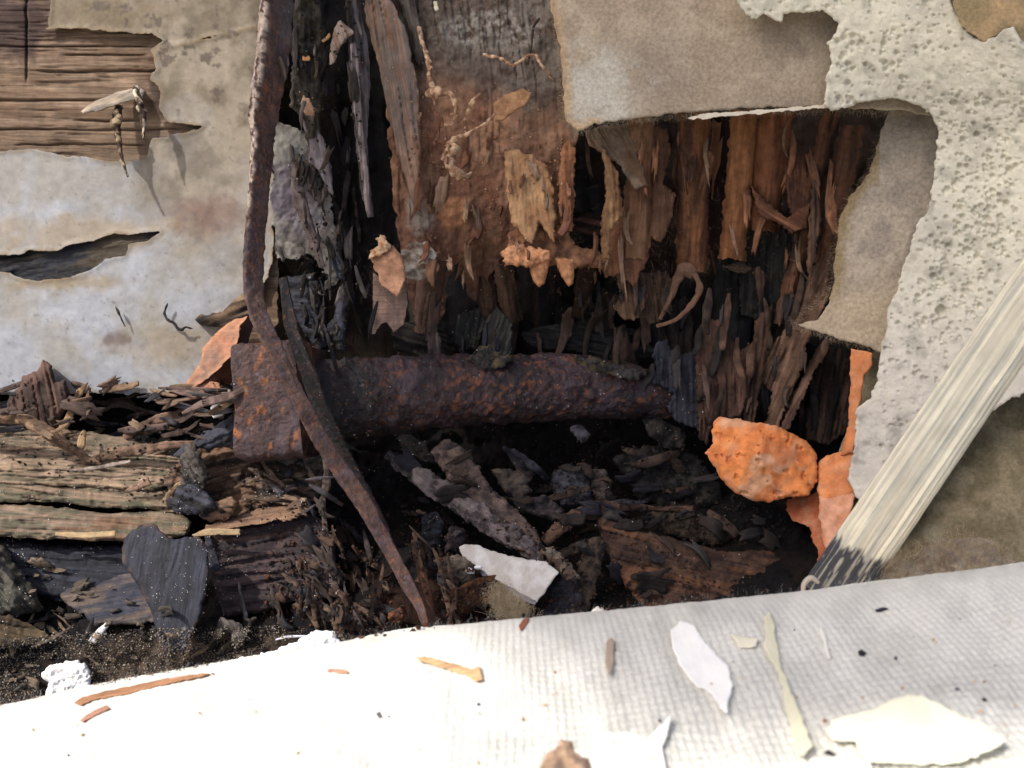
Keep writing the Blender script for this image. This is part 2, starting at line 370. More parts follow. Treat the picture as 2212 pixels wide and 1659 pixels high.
FLOOR = [(0, 850, .40), (600, 850, .41), (600, 1050, .405), (1100, 1000, .43), (1500, 1000, .425), (1900, 1000, .40), (0, 1200, .355), (600, 1330, .335), (1100, 1300, .345), (1600, 1260, .35), (1900, 1260, .34), (0, 1520, .30), (900, 1420, .315), (1500, 1380, .325), (2200, 1300, .33)]
floor_d = dfun(FLOOR)
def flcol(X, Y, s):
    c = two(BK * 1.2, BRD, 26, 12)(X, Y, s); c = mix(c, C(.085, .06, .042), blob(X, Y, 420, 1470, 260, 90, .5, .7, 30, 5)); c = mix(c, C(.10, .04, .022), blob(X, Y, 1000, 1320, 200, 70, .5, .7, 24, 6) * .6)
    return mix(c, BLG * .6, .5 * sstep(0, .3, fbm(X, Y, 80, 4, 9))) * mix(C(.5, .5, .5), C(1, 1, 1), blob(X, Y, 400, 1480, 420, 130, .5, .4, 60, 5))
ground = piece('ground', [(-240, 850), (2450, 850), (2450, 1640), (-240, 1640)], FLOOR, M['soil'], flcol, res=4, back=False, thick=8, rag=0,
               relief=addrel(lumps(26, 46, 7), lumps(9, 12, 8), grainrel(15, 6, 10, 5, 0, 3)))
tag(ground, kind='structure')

# ------------------------------------------------------------------ left: board with old white paint
pb = thing('painted_board', 'weathered board at the left with peeling stained white paint over bare brown wood', 'board', 280, 400, .39)
def woodc(X, Y, s):
    c = two(C(.12, .08, .052), C(.20, .14, .095), 9, 4, 14, 1)(X, Y, s); c = mix(c, BR * .75, .6 * sstep(.05, .3, fbm(X / 8, Y, 30, 4, 17)))
    c = mix(c, C(.05, .031, .027), blob(X, Y, 30, 50, 85, 65, .4, .6, 30, 3)); return mix(c, BRD, .8 * blob(X, Y, 350, 180, 30, 60, .4, .6, 22, 3))
def crackrel(X, Y, s):
    r = grainrel(1, 1.8, 6, 18, 4, 6)(X, Y, s)
    for (yy, xa, xb, w_) in ((155, 70, 380, 4), (218, -40, 240, 3.5), (280, -150, 420, 2), (120, 120, 330, 1.6), (100, -150, 330, 1.5), (262, 150, 330, 2), (313, 20, 330, 1.5)):
        yc = yy + 3.5 * fbm(X, X * 0 + yy, 60, 3, yy); r = r - 12 * sstep(w_ + 1, 0, np.abs(Y - yc)) * sstep(0, 40, X - xa) * sstep(0, 40, xb - X)
    xc = 58 + 3 * fbm(Y, Y, 30, 3, 8); return r - 10 * sstep(4, 0, np.abs(X - xc)) * sstep(185, 160, Y)
piece('wood_core', [(-240, -240), (600, -240), (600, 700), (480, 830), (-240, 830)], .392, M['wood'], woodc, pb, res=2.6, back=False, thick=14, rag=5, grain=1, relief=crackrel)
def paintc(X, Y, s):
    c = mix(C(.42, .435, .47), C(.37, .355, .325), sstep(-.2, .45, fbm(X, Y, 90, 5, 2)))
    beige = mix(C(.20, .16, .105), C(.34, .285, .21), sstep(-.3, .3, fbm(X, Y, 50, 5, 5)))
    m = sstep(.0, 1.0, (350 - Y) / 150 + .55 * fbm(X, Y, 90, 5, 13) + .5); m = np.maximum(m, blob(X, Y, 460, 340, 150, 200, .5, .5, 60, 19) * .85); m = np.maximum(m, blob(X, Y, 560, 620, 90, 260, .6, .6, 60, 20) * .5)
    m = m * (1 - blob(X, Y, 395, 250, 60, 42, .4, .5, 40, 9) * .3) * sstep(0, 1, .5 + (X - 250) / 100 + np.maximum(0, 330 - Y) / 30)
    c = mix(c, beige, m)
    c = mix(c, C(.20, .15, .085), .8 * blob(X, Y, 190, 30, 160, 40, .6, .8, 26, 4)); c = mix(c, C(.10, .07, .05), .8 * sstep(.22, .42, fbm(X, Y, 28, 5, 33)) * sstep(350, 180, Y))
    c = mix(c, C(.22, .13, .10), blob(X, Y, 455, 465, 75, 40, .6, .7, 30, 7) * .75); c = mix(c, C(.40, .30, .17), blob(X, Y, 200, 500, 190, 34, .6, .9, 40, 8) * .65)
    c = mix(c, C(.34, .25, .13), blob(X, Y, 130, 610, 130, 16, .6, .9, 30, 18) * .6); c = mix(c, C(.30, .22, .12), blob(X, Y, 400, 740, 120, 45, .6, .8, 40, 8) * .6)
    c = mix(c, C(.16, .10, .075), blob(X, Y, 250, 735, 30, 20, .5, .8, 16, 8) * .7); c = mix(c, C(.10, .08, .07), .35 * sstep(.48, .62, fbm(X, Y, 9, 3, 77)))
    rim = sstep(11, 0, s) * sstep(.0, .3, fbm(X, Y, 26, 3, 41) + .2); return mix(c, C(.27, .19, .10), .7 * rim)
patch = [(-300, 62), (60, 60), (210, 66), (330, 72), (352, 88), (328, 110), (335, 150), (325, 168), (350, 200), (345, 235), (362, 262), (432, 274), (380, 290), (330, 300), (318, 345), (240, 346), (150, 338), (70, 322), (0, 326), (-300, 330)]
gash = [(-300, 560), (0, 553), (60, 545), (120, 540), (190, 520), (255, 506), (342, 502), (318, 520), (280, 528), (272, 550), (230, 562), (195, 585), (130, 602), (70, 604), (20, 590), (-300, 588)]
piece('paint_layer', [(-240, -240), (590, -240), (590, 560), (560, 640), (500, 668), (450, 690), (505, 720), (500, 850), (-240, 850)], .3885, M['paint'], (lambda X, Y, s: paintc(X, Y, s) * .64), pb, res=2.6, thick=1.6, rag=7, rsc=20,
      holes=[patch, gash, [(-300, -300), (60, -300), (110, -30), (105, 60), (40, 95), (-300, 90)], [(775 * .32 , 398 * .32), (800, 2), (801, 2)]], hrag=6,
      relief=addrel(lumps(4, 160, 4), lumps(.35, 14, 9), lambda X, Y, s: 2 * sstep(14, 0, s)))
piece('gash_lining', [(-240, 540), (360, 490), (360, 520), (270, 575), (120, 612), (-240, 610)], .3905, M['dark'], two(BK * .9, BLG * .5, 24, 5, 4, -10, C(.05, .038, .024)), pb, res=3, rag=3, thick=2, grain=-10, relief=grainrel(-10, 5, 9, 5, 6, 5))
t_ = piece('splinter', [(174, 240), (205, 218), (258, 197), (300, 187), (314, 198), (306, 214), (262, 224), (212, 241), (180, 246)], [(174, 240, .368), (312, 200, .388), (250, 245, .374)], M['wood'], two(GRY * 1.3, C(.36, .29, .21), 6, 9, 8, -22), res=1.8, rag=2, rsc=9, thick=3, grain=-22, bulge=5, br=9, relief=grainrel(-22, 2.5, 5, 12, 3, 9))
tag(t_, 'short broken grey splinter poking out of the bare wood of the left board', 'splinter')
t_ = tube('hanging_root', [(258, 232, .382, 16), (252, 262, .379, 22), (256, 300, .379, 14), (262, 335, .379, 8), (276, 382, .377, 4)], M['pulp'], lambda s, t, n: mix(BRD * 1.6, C(.42, .32, .20), sstep(0, .4, n)), noise=.35, nsc=9, res=2.5, seg=18)
tag(t_, 'crumbly brown root end dangling below the splinter on the left board', 'root')
t_ = tube('hanging_root', [(292, 190, .382, 14), (300, 215, .377, 14), (308, 245, .376, 16), (311, 280, .376, 7), (309, 300, .375, 4)], M['pulp'], lambda s, t, n: mix(BRD * 1.4, C(.5, .42, .32), sstep(0, .4, n)), noise=.4, nsc=8, res=2.5, seg=18)
tag(t_, 'white flecked root end curling down from the right end of the splinter', 'root')
for i, (pts, lab) in enumerate(((((281, 745), (290, 762), (308, 803)), 'thin black sliver stuck upright on the white paint, left of the black hook'), (((405, 742), (405, 770), (425, 800), (450, 806), (470, 797)), 'black hook shaped sliver stuck on the stained paint beside the dark wood stub'))):
    q = [(x * .32 + 192 * 0 + (0 if i else 0), y, .384, 5) for x, y in pts] if False else None
t_ = tube('black_sliver', [(250, 662, .386, 2), (255, 672, .3855, 6), (262, 688, .3855, 4), (271, 706, .386, 2)], M['dark'], BK * 3, noise=.4, nsc=7, res=2, seg=10)
tag(t_, 'thin black sliver stuck on the white paint of the left board', 'sliver')
t_ = tube('black_sliver', [(362, 655, .386, 3), (356, 676, .386, 5), (361, 690, .385, 7), (374, 697, .385, 5), (388, 712, .385, 8), (402, 707, .385, 7), (416, 710, .386, 2)], M['dark'], BK * 2, noise=.45, nsc=8, res=2, seg=10)
tag(t_, 'black hook shaped sliver stuck on stained paint left of the dark wood stub', 'sliver')

# ------------------------------------------------------------------ lower left: rotten timbers
def plank(name, label, cat, poly, d, a, b, ang=2, res=3, thick=9, amp=4, crack=9, rag=7, m='wood', bulge=14, br=16, sc=10, third=None, group=None, lump=6, seed=None, rsc=14, st=14, parent=None):
    _s = _seed[0] if seed is None else seed
    o = piece(name, poly, d, M[m], two(a, b, sc, _s, 9, ang, third), parent, res=res, thick=thick, rag=rag, rsc=rsc, grain=ang, relief=grainrel(ang, amp, sc * .9, st, crack, _s, lump), bulge=bulge, br=br)
    return tag(o, label, cat, group) if label else o
tb = thing('rotten_timber', 'light brown rotten timber with open grain layers running along the left edge', 'timber', 200, 1050, .36)
plank('wood_layer', None, None, [(-240, 915), (60, 922), (180, 930), (290, 948), (370, 975), (300, 995), (150, 990), (-240, 985)], [(0, 950, .368), (400, 970, .373), (100, 1000, .362)], C(.195, .138, .096), C(.09, .075, .052), 3, third=BRL, crack=12, amp=5, sc=6, bulge=13, br=13, res=2.4, rag=6, rsc=26, st=22, parent=tb)
plank('wood_layer', None, None, [(-240, 965), (120, 985), (260, 975), (400, 990), (420, 1030), (330, 1060), (150, 1050), (-240, 1040)], [(0, 1000, .358), (400, 1000, .365), (100, 1050, .353)], C(.24, .17, .118), C(.12, .10, .065), 4, third=C(.24, .17, .11), crack=12, amp=5, sc=6, bulge=13, br=13, res=2.4, rag=6, rsc=26, st=22, parent=tb)
plank('wood_layer', None, None, [(-240, 1030), (90, 1040), (140, 1052), (240, 1045), (380, 1050), (432, 1075), (420, 1105), (260, 1100), (140, 1085), (-240, 1090)], [(0, 1060, .351), (400, 1070, .359), (100, 1100, .347)], C(.20, .14, .097), C(.09, .085, .055), 5, crack=12, amp=5, sc=6, bulge=13, br=13, res=2.4, rag=6, rsc=26, st=22, parent=tb)
plank('wood_layer', None, None, [(-240, 1085), (100, 1092), (220, 1110), (380, 1100), (415, 1130), (400, 1158), (290, 1172), (120, 1165), (-240, 1150)], [(0, 1100, .345), (400, 1120, .354), (100, 1150, .341)], C(.19, .134, .095), C(.10, .09, .06), 4, third=BR, crack=10, amp=5, sc=6, bulge=13, br=13, res=2.4, rag=6, rsc=26, st=22, parent=tb)
plank('timber', 'dark blue grey charred timber below the light brown timber at the left edge', 'timber', [(-240, 1158), (0, 1165), (160, 1180), (300, 1176), (330, 1200), (320, 1290), (120, 1300), (30, 1270), (-240, 1240)], [(0, 1170, .343), (320, 1200, .350), (100, 1290, .334)], BLG * 1.0, BLG * .45, 3, m='dark', amp=2, crack=7, bulge=18, br=22)
plank('timber', 'brown grey stepped end of wood wedged left of the heart shaped slab', 'timber', [(105, 1262), (200, 1262), (280, 1225), (330, 1250), (350, 1280), (345, 1345), (270, 1350), (210, 1352), (150, 1310)], [(100, 1280, .335), (350, 1280, .338), (200, 1350, .324)], C(.11, .085, .07), BLG * 1.2, -10, amp=5, crack=8, m='wood')
plank('wood_flake', 'thin brown leaf like wood flake at the lower left edge', 'flake', [(-240, 1335), (20, 1330), (60, 1345), (110, 1375), (90, 1385), (30, 1395), (-240, 1400)], [(0, 1330, .312), (120, 1370, .320), (30, 1400, .310)], C(.14, .10, .055), C(.08, .055, .035), 12, thick=1.5, bulge=4)
plank('charred_lump', 'rough black lump in the lower left with green and grey specks', 'lump', [(-240, 1170), (8, 1180), (40, 1230), (80, 1280), (100, 1320), (20, 1330), (-240, 1320)], [(0, 1180, .328), (100, 1300, .324), (0, 1330, .312)], BK * 1.2, C(.07, .065, .05), 50, m='dark', amp=6, lump=22, bulge=30, br=40, rag=10)
# upright block with dusty grain and its pale splinter on top
bk = thing('timber_block', 'dark timber block with white dust on its grain, right of the heart shaped slab', 'timber', 580, 1220, .34)
plank('block_body', None, None, [(440, 1140), (470, 1130), (640, 1100), (665, 1110), (700, 1130), (725, 1180), (730, 1290), (640, 1300), (560, 1325), (490, 1330), (465, 1260), (448, 1190)], [(440, 1150, .338), (730, 1120, .352), (560, 1330, .330)], C(.055, .035, .035), C(.025, .018, .02), -8, m='dark', amp=4, crack=10, bulge=16, parent=bk, sc=8, third=C(.09, .055, .045))
plank('block_top', None, None, [(432, 1142), (470, 1125), (560, 1100), (640, 1085), (668, 1098), (640, 1120), (560, 1130), (480, 1148)], [(440, 1140, .336), (660, 1090, .350), (560, 1140, .334)], C(.20, .12, .075), C(.11, .065, .045), -9, amp=3, thick=4, parent=bk, bulge=6)
plank('side_face', None, None, [(441, 1150), (452, 1150), (470, 1200), (492, 1290), (500, 1325), (482, 1330), (455, 1230)], .334, C(.06, .05, .055), BLG, 75, amp=2, thick=4, parent=bk, bulge=4, m='dark', rag=3)
for i, (p, lab) in enumerate(((((120, 1153, .338, 8), (180, 1156, .338, 12), (250, 1152, .339, 12)), 'straw coloured splinter lying on the edge of the blue grey timber'), (((418, 1157, .330, 6), (450, 1149, .330, 14), (518, 1150, .332, 12)), 'straw coloured splinter at the top corner of the dark timber block'))):
    tag(tube('straw_splinter', p, M['wood'], C(.42, .30, .17), flat=.4, noise=.2, nsc=10, expo=4), lab, 'splinter')
# heart shaped slab
def heartc(X, Y, s): return mix(two(BLG * 1.0, BLG * .5, 12, 66, 6, 100)(X, Y, s), C(.16, .09, .055), sstep(10, 0, s) * sstep(.0, .3, fbm(X, Y, 30, 3, 8)) * .5)
hs = piece('heart_slab', [(262, 1185), (268, 1160), (300, 1135), (330, 1128), (352, 1150), (378, 1165), (400, 1158), (432, 1160), (448, 1185), (452, 1230), (446, 1280), (430, 1340), (408, 1385), (400, 1405), (372, 1412), (352, 1412), (335, 1370), (328, 1320), (312, 1290), (288, 1250), (265, 1220)],
           [(262, 1160, .322), (450, 1160, .320), (380, 1410, .305)], M['dark'], heartc, res=2.6, rag=4, rsc=16, thick=4, grain=100, relief=addrel(grainrel(100, 2.2, 9, 9, 3, 66), lambda X, Y, s: 12 * np.sin((X - 262) / 190 * 3.14)), bulge=8, br=9)
tag(hs, 'heart shaped slab of blackened bark with ribbed face and white dust', 'slab')
plank('charred_chip', 'thin black chip standing behind the right tip of the heart shaped slab', 'chip', [(515 , 1452 ), (520, 1452), (540, 1500)] if False else [(513, 1250), (520, 1262), (528, 1300), (540, 1350), (536, 1385), (527, 1345), (518, 1300)], .325, BLG, BRD, 80, thick=1.5, bulge=3, rag=3, m='dark')
plank('dusty_knot', 'grey dusty forked knot of wood between heart slab and white plaster', 'knot', [(560, 1330), (600, 1335), (610, 1370), (590, 1375), (600, 1400), (560, 1405), (540, 1390), (500, 1400), (530, 1370), (545, 1345)] if False else [(475, 1330), (520, 1345), (535, 1375), (520, 1400), (500, 1385), (500, 1365), (470, 1380), (455, 1392), (465, 1360)], .316, C(.17, .15, .12), C(.06, .05, .05), 60, thick=5, bulge=9, rag=5)
# mid-left splinters and shards
SP = [ # label, pts(x,y,d,w), colour, flat
 ('upright pale brown splinter leaning to the right against the white painted board', [(112, 960, .368, 14), (150, 900, .374, 16), (172, 850, .378, 15), (190, 826, .381, 3)], C(.27, .17, .09), .4),
 ('thin upright sliver right of the leaning pale brown splinter', [(182, 905, .374, 9), (188, 870, .378, 8), (192, 832, .382, 3)], C(.17, .10, .06), .5),
 ('short stubby splinter standing over the long root at left', [(170, 985, .358, 12), (176, 955, .360, 16), (182, 930, .366, 6)], C(.30, .20, .11), .5),
 ('long curved brown splinter arching down from the left edge', [(-100, 905, .357, 20), (40, 905, .353, 24), (110, 940, .353, 26), (180, 985, .358, 16), (220, 1003, .360, 5)], C(.17, .105, .065), .5),
 ('long straight brown stick lying under the orange bark flap', [(180, 1000, .362, 14), (260, 978, .360, 22), (340, 966, .358, 20), (420, 955, .358, 8)], C(.13, .08, .055), .5),
 ('thin pale stick lying across above the light brown timber', [(150, 1018, .356, 4), (220, 1008, .355, 8), (282, 996, .357, 6)], C(.25, .2, .17), .5),
 ('brown strip of wood lying behind the pile at the foot of the painted board', [(270, 945, .374, 14), (320, 915, .372, 20), (380, 898, .374, 22), (440, 888, .378, 14)], C(.14, .085, .06), .5),
 ('long fine splinter pointing at the lower left plaster chip', [(70, 1398, .306, 4), (120, 1375, .307, 6), (160, 1350, .312, 3)], C(.12, .09, .07), .6),
 ('pale splinter angled across brown fibres beside the black shards', [(355, 1080, .352, 8), (380, 1052, .350, 13), (420, 1030, .352, 9), (440, 1018, .356, 5)], C(.31, .2, .11), .5),
 ('dark stub lying end on over the brown fibres left of the bolt head', [(362, 1088, .346, 22), (400, 1080, .346, 24), (430, 1074, .349, 16)], C(.05, .04, .05), .7),
 ('short curved brown chip below the black shards', [(350 , 1050 , .351, 6), (300, 1052, .352, 14), (320, 1040, .352, 18), (270, 1062, .353, 6)][1:], C(.2, .13, .09), .5),
]
for lab, p, c_, fl in SP:
    tag(tube('wood_splinter', p, M['wood'], (lambda cc: lambda s, t, n: mix(cc * .6, cc * 1.35, sstep(-.3, .3, n)))(c_), flat=fl, noise=.22, nsc=12, res=3, expo=3, seg=20), lab, 'splinter')
plank('wood_stub', 'ragged dark wood stub rising at the far left of the debris', 'stub', [(15, 900), (20, 850), (42, 835), (48, 810), (80, 800), (92, 778), (112, 790), (118, 825), (140, 820), (152, 850), (148, 880), (120, 925), (100, 950), (50, 930)], .372, BRD * 1.3, C(.12, .065, .05), 78, amp=5, crack=9, bulge=18, rag=6)
plank('wood_stub', 'dark brown and black layered wood stub touching the rusty strap from the left', 'stub', [(415, 690), (440, 680), (480, 672), (500, 650), (535, 625), (548, 610), (570, 650), (560, 700), (500, 712), (440, 702)], [(420, 690, .378), (560, 650, .362), (500, 710, .372)], C(.12, .075, .045), BK * 1.4, -22, amp=6, crack=10, rag=6, third=C(.18, .12, .07))
plank('charred_shard', 'long black shard lying under the white pebble', 'shard', [(375, 985), (385, 968), (440, 935), (490, 905), (520, 870), (522, 895), (515, 925), (470, 950), (440, 965), (400, 990)], [(380, 985, .345), (520, 880, .350), (440, 960, .345)], BLG * 1.2, BK * 1.5, -32, m='dark', thick=4)
plank('charred_shard', 'grey black shard lying between the white pebble and the bolt head', 'shard', [(440, 930), (480, 925), (520, 905), (528, 935), (500, 960), (455, 975), (425, 965)], .347, BLG * 1.7, BLG, -20, m='dark', thick=3)
plank('charred_shard', 'upright black shard left of the bolt head foot', 'shard', [(388, 1000), (400, 965), (412, 955), (440, 990), (450, 1020), (440, 1060), (405, 1065), (385, 1050), (395, 1020)], .340, BK * 1.6, C(.07, .06, .05), 60, m='dark', lump=16, bulge=16)
plank('charred_shard', 'broken black shard with a blue grey face at the end of the light brown timber', 'shard', [(368, 1085), (385, 1050), (420, 1045), (455, 1070), (470, 1100), (440, 1115), (400, 1110), (375, 1105)], .334, BK * 1.5, BLG * 1.4, 20, m='dark', lump=12, bulge=14)
plank('rotten_chunk', 'crumbly brown chunk of wood under the black shards left of the bolt head', 'chunk', [(350, 1030), (430, 960), (500, 955), (530, 990), (590, 1010), (640, 1030), (650, 1080), (600, 1120), (540, 1100), (500, 1120), (440, 1110), (380, 1080)], [(400, 1000, .355), (640, 1020, .362), (500, 1110, .350)], C(.16, .095, .06), BRD, -15, amp=7, crack=14, lump=20, rag=14)
plank('rotten_chunk', 'splintered dark brown chunk beneath the bolt head', 'chunk', [(540, 1010), (640, 1000), (680, 1020), (690, 1080), (620, 1095), (560, 1075)], [(540, 1020, .352), (680, 1020, .362), (600, 1090, .346)], C(.13, .085, .06), BK * 1.3, 12, amp=8, crack=14, lump=14, rag=10)
plank('rotten_chunk', 'small rounded brown chunk in front of the black gap above the timber block', 'chunk', [(440, 1090), (500, 1075), (515, 1085), (500, 1120), (450, 1128), (430, 1112)], .338, C(.2, .12, .075), BR * .7, 8, amp=3, thick=5)
t_ = piece('white_pebble', [(455, 880), (466, 868), (484, 868), (490, 880), (480, 897), (462, 903), (455, 895)], .340, M['plaster'], C(.85, .85, .85), res=2, rag=2, thick=5, bulge=12, br=12)
tag(t_, 'small bright white pebble of plaster lying on black shards beside the bolt head', 'pebble')
# orange brown bark flap
def flapc(X, Y, s):
    n = fbm(X, Y, 30, 5, 8); c = mix(C(.25, .12, .075), C(.16, .10, .075), sstep(-.3, .4, n + (Y - 780) / 400)); return mix(c, C(.38, .19, .11), sstep(12, 0, s) * .5 + .4 * sstep(.1, .4, fbm(X, Y, 18, 3, 3)))
fl = thing('bark_flap', 'reddish orange curled bark flap leaning against the left side of the rusty strap', 'bark', 470, 770, .36)
piece('outer_sheet', [(536, 682), (520, 705), (512, 740), (500, 770), (470, 800), (440, 822), (420, 838), (392, 850), (400, 828), (428, 792), (440, 748), (470, 715), (505, 690)], [(540, 685, .348), (392, 850, .342), (440, 750, .352)], M['pulp'], flapc, fl, res=2.6, rag=4, thick=1.4, bulge=3, relief=lumps(3, 30, 4))
piece('inner_sheet', [(536, 682), (552, 690), (530, 760), (520, 800), (500, 830), (480, 845), (440, 850), (400, 850), (450, 815), (500, 765), (515, 720)], [(540, 685, .352), (400, 850, .348), (520, 800, .362)], M['pulp'], lambda X, Y, s: mix(C(.25, .115, .075), C(.10, .055, .045), sstep(820, 720, Y)), fl, res=2.6, rag=3, thick=1.4, relief=lumps(5, 26, 5))
piece('frayed_tip', [(400, 850), (430, 835), (455, 822), (475, 825), (480, 850), (462, 858), (445, 852), (430, 860), (410, 862)], .341, M['pulp'], C(.40, .20, .12), fl, res=2, rag=4, thick=1.5, bulge=6, br=6, relief=lumps(5, 12, 6))

# ------------------------------------------------------------------ rusty strap and bolt
def rustc(a, b, o=.0, oc=C(.45, .14, .02)):
    def f(s, t, n):
        q = fbm(s, t * 160, 34, 5, 91); c = mix(a, b, sstep(-.3, .3, q)); c = mix(c, C(.10, .07, .085), sstep(.05, .4, fbm(s, t * 200, 60, 4, 14)) * .7)
        return mix(c, oc, sstep(.30, .42, fbm(s, t * 500, 13, 3, 44)) * (.35 + o))
    return f
st_ = thing('rusty_strap', 'long bent flat rusty iron strap hanging in front of the bolt head', 'strap', 560, 650, .33)
RA, RB = C(.075, .040, .036), C(.135, .075, .06)
def strapc(s, t, n):
    c = rustc(RA, RB)(s, t, n); c = mix(c, C(.12, .11, .12), .7 * blob(s, t * 200, 170, 145, 60, 40, .5, .8, 20, 6))
    edge = sstep(.135, .10, np.abs(t - .275))  # sunlight on the strap's left edge, painted in as a pale tone
    return mix(c, C(.85, .68, .55), np.clip(edge, 0, 1) * sstep(-.35, .1, fbm(s, t * 90, 12, 3, 9)) * sstep(650, 500, s))
tube('bar', [(600, -120, 0.338, 82), (598, 0, 0.337, 80), (588, 130, 0.336, 78), (570, 240, 0.335, 68), (566, 330, 0.334, 52.8), (553, 480, 0.332, 49.3), (547, 600, 0.329, 45.8), (556, 670, 0.326, 41.4), (580, 726, 0.322, 38.7), (610, 790, 0.32, 36.1), (640, 851, 0.32, 35.2), (666, 900, 0.32, 34.3), (692, 948, 0.322, 35.2), (724, 998, 0.325, 36.1), (755, 1043, 0.3252, 37.0), (785, 1085, 0.3254, 37.0), (818, 1145, 0.3248, 33.4), (846, 1197, 0.3226, 28.2), (880, 1262, 0.3178, 28.5), (906, 1310, 0.3127, 20.2), (918, 1348, 0.3091, 14.3)],
     M['rust'], strapc, st_, res=2.4, seg=72, flat=.30, expo=7, twist=lambda u: 34 * sstep(.9, .3, u) + 6, noise=.085, nsc=15)
def flac(s, t, n): return mix(BK * 1.0, C(.045, .022, .018), sstep(-.1, .4, fbm(s, t * 90, 22, 4, 7)))
tube('bar_rib', [(612, 600, .342, 20), (628, 700, .338, 30), (664, 800, .336, 34), (694, 880, .336, 36), (730, 960, .338, 36), (772, 1040, .340, 34), (815, 1120, .337, 32), (850, 1200, .331, 26), (884, 1270, .325, 14)], M['rust'], flac, st_, res=3, seg=40, flat=.3, expo=5, twist=-30, noise=.12, nsc=20)
bo = thing('rusty_bolt', 'thick rusty iron bolt lying across the cavity with its square head at left', 'bolt', 900, 860, .345)
tube('bolt_head', [(541, 873, .358, 222), (545, 873, .358, 238), (556, 872, .358, 244), (600, 869, .3582, 244), (655, 865, .3585, 244), (668, 864, .3586, 240), (673, 864, .3586, 228)], M['rust'], rustc(C(.05, .026, .026), C(.09, .045, .038), .2), bo, res=1.6, seg=170, flat=1, expo=9, twist=3, noise=.022, nsc=20)
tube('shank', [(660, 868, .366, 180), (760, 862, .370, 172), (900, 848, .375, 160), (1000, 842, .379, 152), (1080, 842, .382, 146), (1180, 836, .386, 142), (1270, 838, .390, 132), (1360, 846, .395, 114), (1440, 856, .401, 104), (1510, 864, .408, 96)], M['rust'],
     (lambda f0: lambda s, t, n: mix(f0(s, t, n), BK * 2, sstep(230, 90, s + 60 * fbm(s, t * 200, 40, 3, 5)) * .85))(rustc(C(.026, .017, .021), C(.062, .034, .038), -.05)), bo, res=2, seg=130, noise=.07, nsc=22)  # left end painted near black to stand in for the shade there
for gp, gd in (([(1010, 768), (1040, 750), (1085, 762), (1108, 770), (1095, 795), (1060, 805), (1030, 800)], .3675), ([(1240, 768), (1290, 770), (1340, 788), (1395, 800), (1375, 822), (1310, 812), (1262, 808)], .379)):
    piece('grey_crust', gp, gd, M['soil'], two(C(.075, .07, .068), C(.035, .03, .03), 12, 3, 1, 0, C(.13, .10, .055)), bo, res=2.2, rag=12, rsc=10, thick=5, relief=addrel(lumps(9, 16, 4), lumps(4, 7, 4)), bulge=7, br=8)

# ------------------------------------------------------------------ between strap and felt: splinters and remnants of board
def remc(X, Y, s):
    c = two(C(.30, .29, .25), C(.11, .09, .08), 34, 4)(X, Y, s); return mix(c, C(.15, .13, .16), .8 * blob(X, Y, 640, 430, 60, 70, .5, .5, 30, 5))
def remx(X, Y): return 30 * (fbm(X, Y, 44, 5, 404) + .22 - .5 * blob(X, Y, 625, 310, 40, 60, .5, .3, 30, 2) * -1 )
tag(piece('paint_remnant', [(595, 262), (640, 280), (690, 300), (712, 400), (720, 470), (740, 600), (690, 640), (640, 560), (598, 560), (585, 440), (592, 340)], [(600, 280, .372), (740, 480, .385), (620, 600, .380)], M['paint'], remc, res=2.2, rag=8, rsc=12, thick=1.2, extra=remx, relief=lumps(5, 26, 8)),
    'tattered grey white paint remnant full of black holes right of the strap', 'paint remnant')
def strip(label, poly, d, a, b, ang=88, m='wood', cat='splinter', name='wood_strip', **k): return plank(name, label, cat, poly, d, a, b, ang, m=m, **k)
strip('mottled dark bark strip right beside the top of the strap', [(640, -150), (700, -150), (705, 60), (700, 190), (690, 300), (715, 380), (700, 420), (672, 330), (648, 250), (625, 230), (632, 100)], [(640, 0, .358), (710, 100, .366), (680, 400, .376)], C(.065, .055, .04), BK * 1.6, m='dark', lump=16, rag=8, cat='bark', name='bark_strip')
strip('pale grey pointed splinter between the paint remnant and the black hollow', [(682, 272), (700, 300), (715, 360), (722, 425), (712, 415), (690, 370), (668, 350), (668, 300)], .372, C(.23, .21, .22), C(.12, .10, .11), 80, thick=2, rag=3, bulge=5)
strip('tall thin dark grey sliver standing left of the black hollow', [(738, -150), (770, -150), (782, 40), (795, 100), (800, 180), (793, 300), (800, 400), (808, 470), (795, 470), (780, 420), (770, 320), (757, 200), (752, 90)], [(760, 0, .350), (790, 100, .356), (800, 470, .360)], C(.16, .14, .15), BRD, 87, thick=3, rag=3, bulge=8)
strip('narrow lit sliver leaning on the tall dark grey sliver', [(757, 95), (768, 90), (776, 160), (784, 280), (796, 380), (800, 462), (790, 455), (780, 370), (768, 270), (758, 170)], [(760, 90, .345), (775, 90, .346), (800, 460, .352)], C(.28, .23, .21), C(.13, .1, .1), 86, thick=2, rag=2, bulge=4)
strip('brown twig end hanging at the top of the tall grey sliver', [(715, 100), (722, 60), (735, 40), (752, 60), (768, 70), (750, 84), (735, 100), (722, 135), (710, 145)], .346, C(.17, .115, .08), C(.28, .22, .18), 70, thick=3, rag=4, bulge=6)
strip('wide grey brown split board running down from the top centre', [(775, -150), (830, -150), (845, 0), (875, 60), (888, 120), (905, 195), (908, 300), (905, 400), (914, 468), (898, 462), (880, 400), (858, 330), (838, 240), (815, 130), (790, 40)], [(800, 0, .372), (880, 60, .366), (905, 460, .370)], C(.17, .14, .12), C(.27, .17, .12), 80, thick=3, rag=4, bulge=9, cat='board', name='split_board', third=C(.24, .13, .085))
strip('shaded grey sliver behind the wide split board at the top', [(858, -150), (884, -150), (900, 20), (915, 80), (912, 150), (895, 130), (880, 60), (862, 0)], .374, GRY * .8, BRD, 80, thick=2, rag=3)
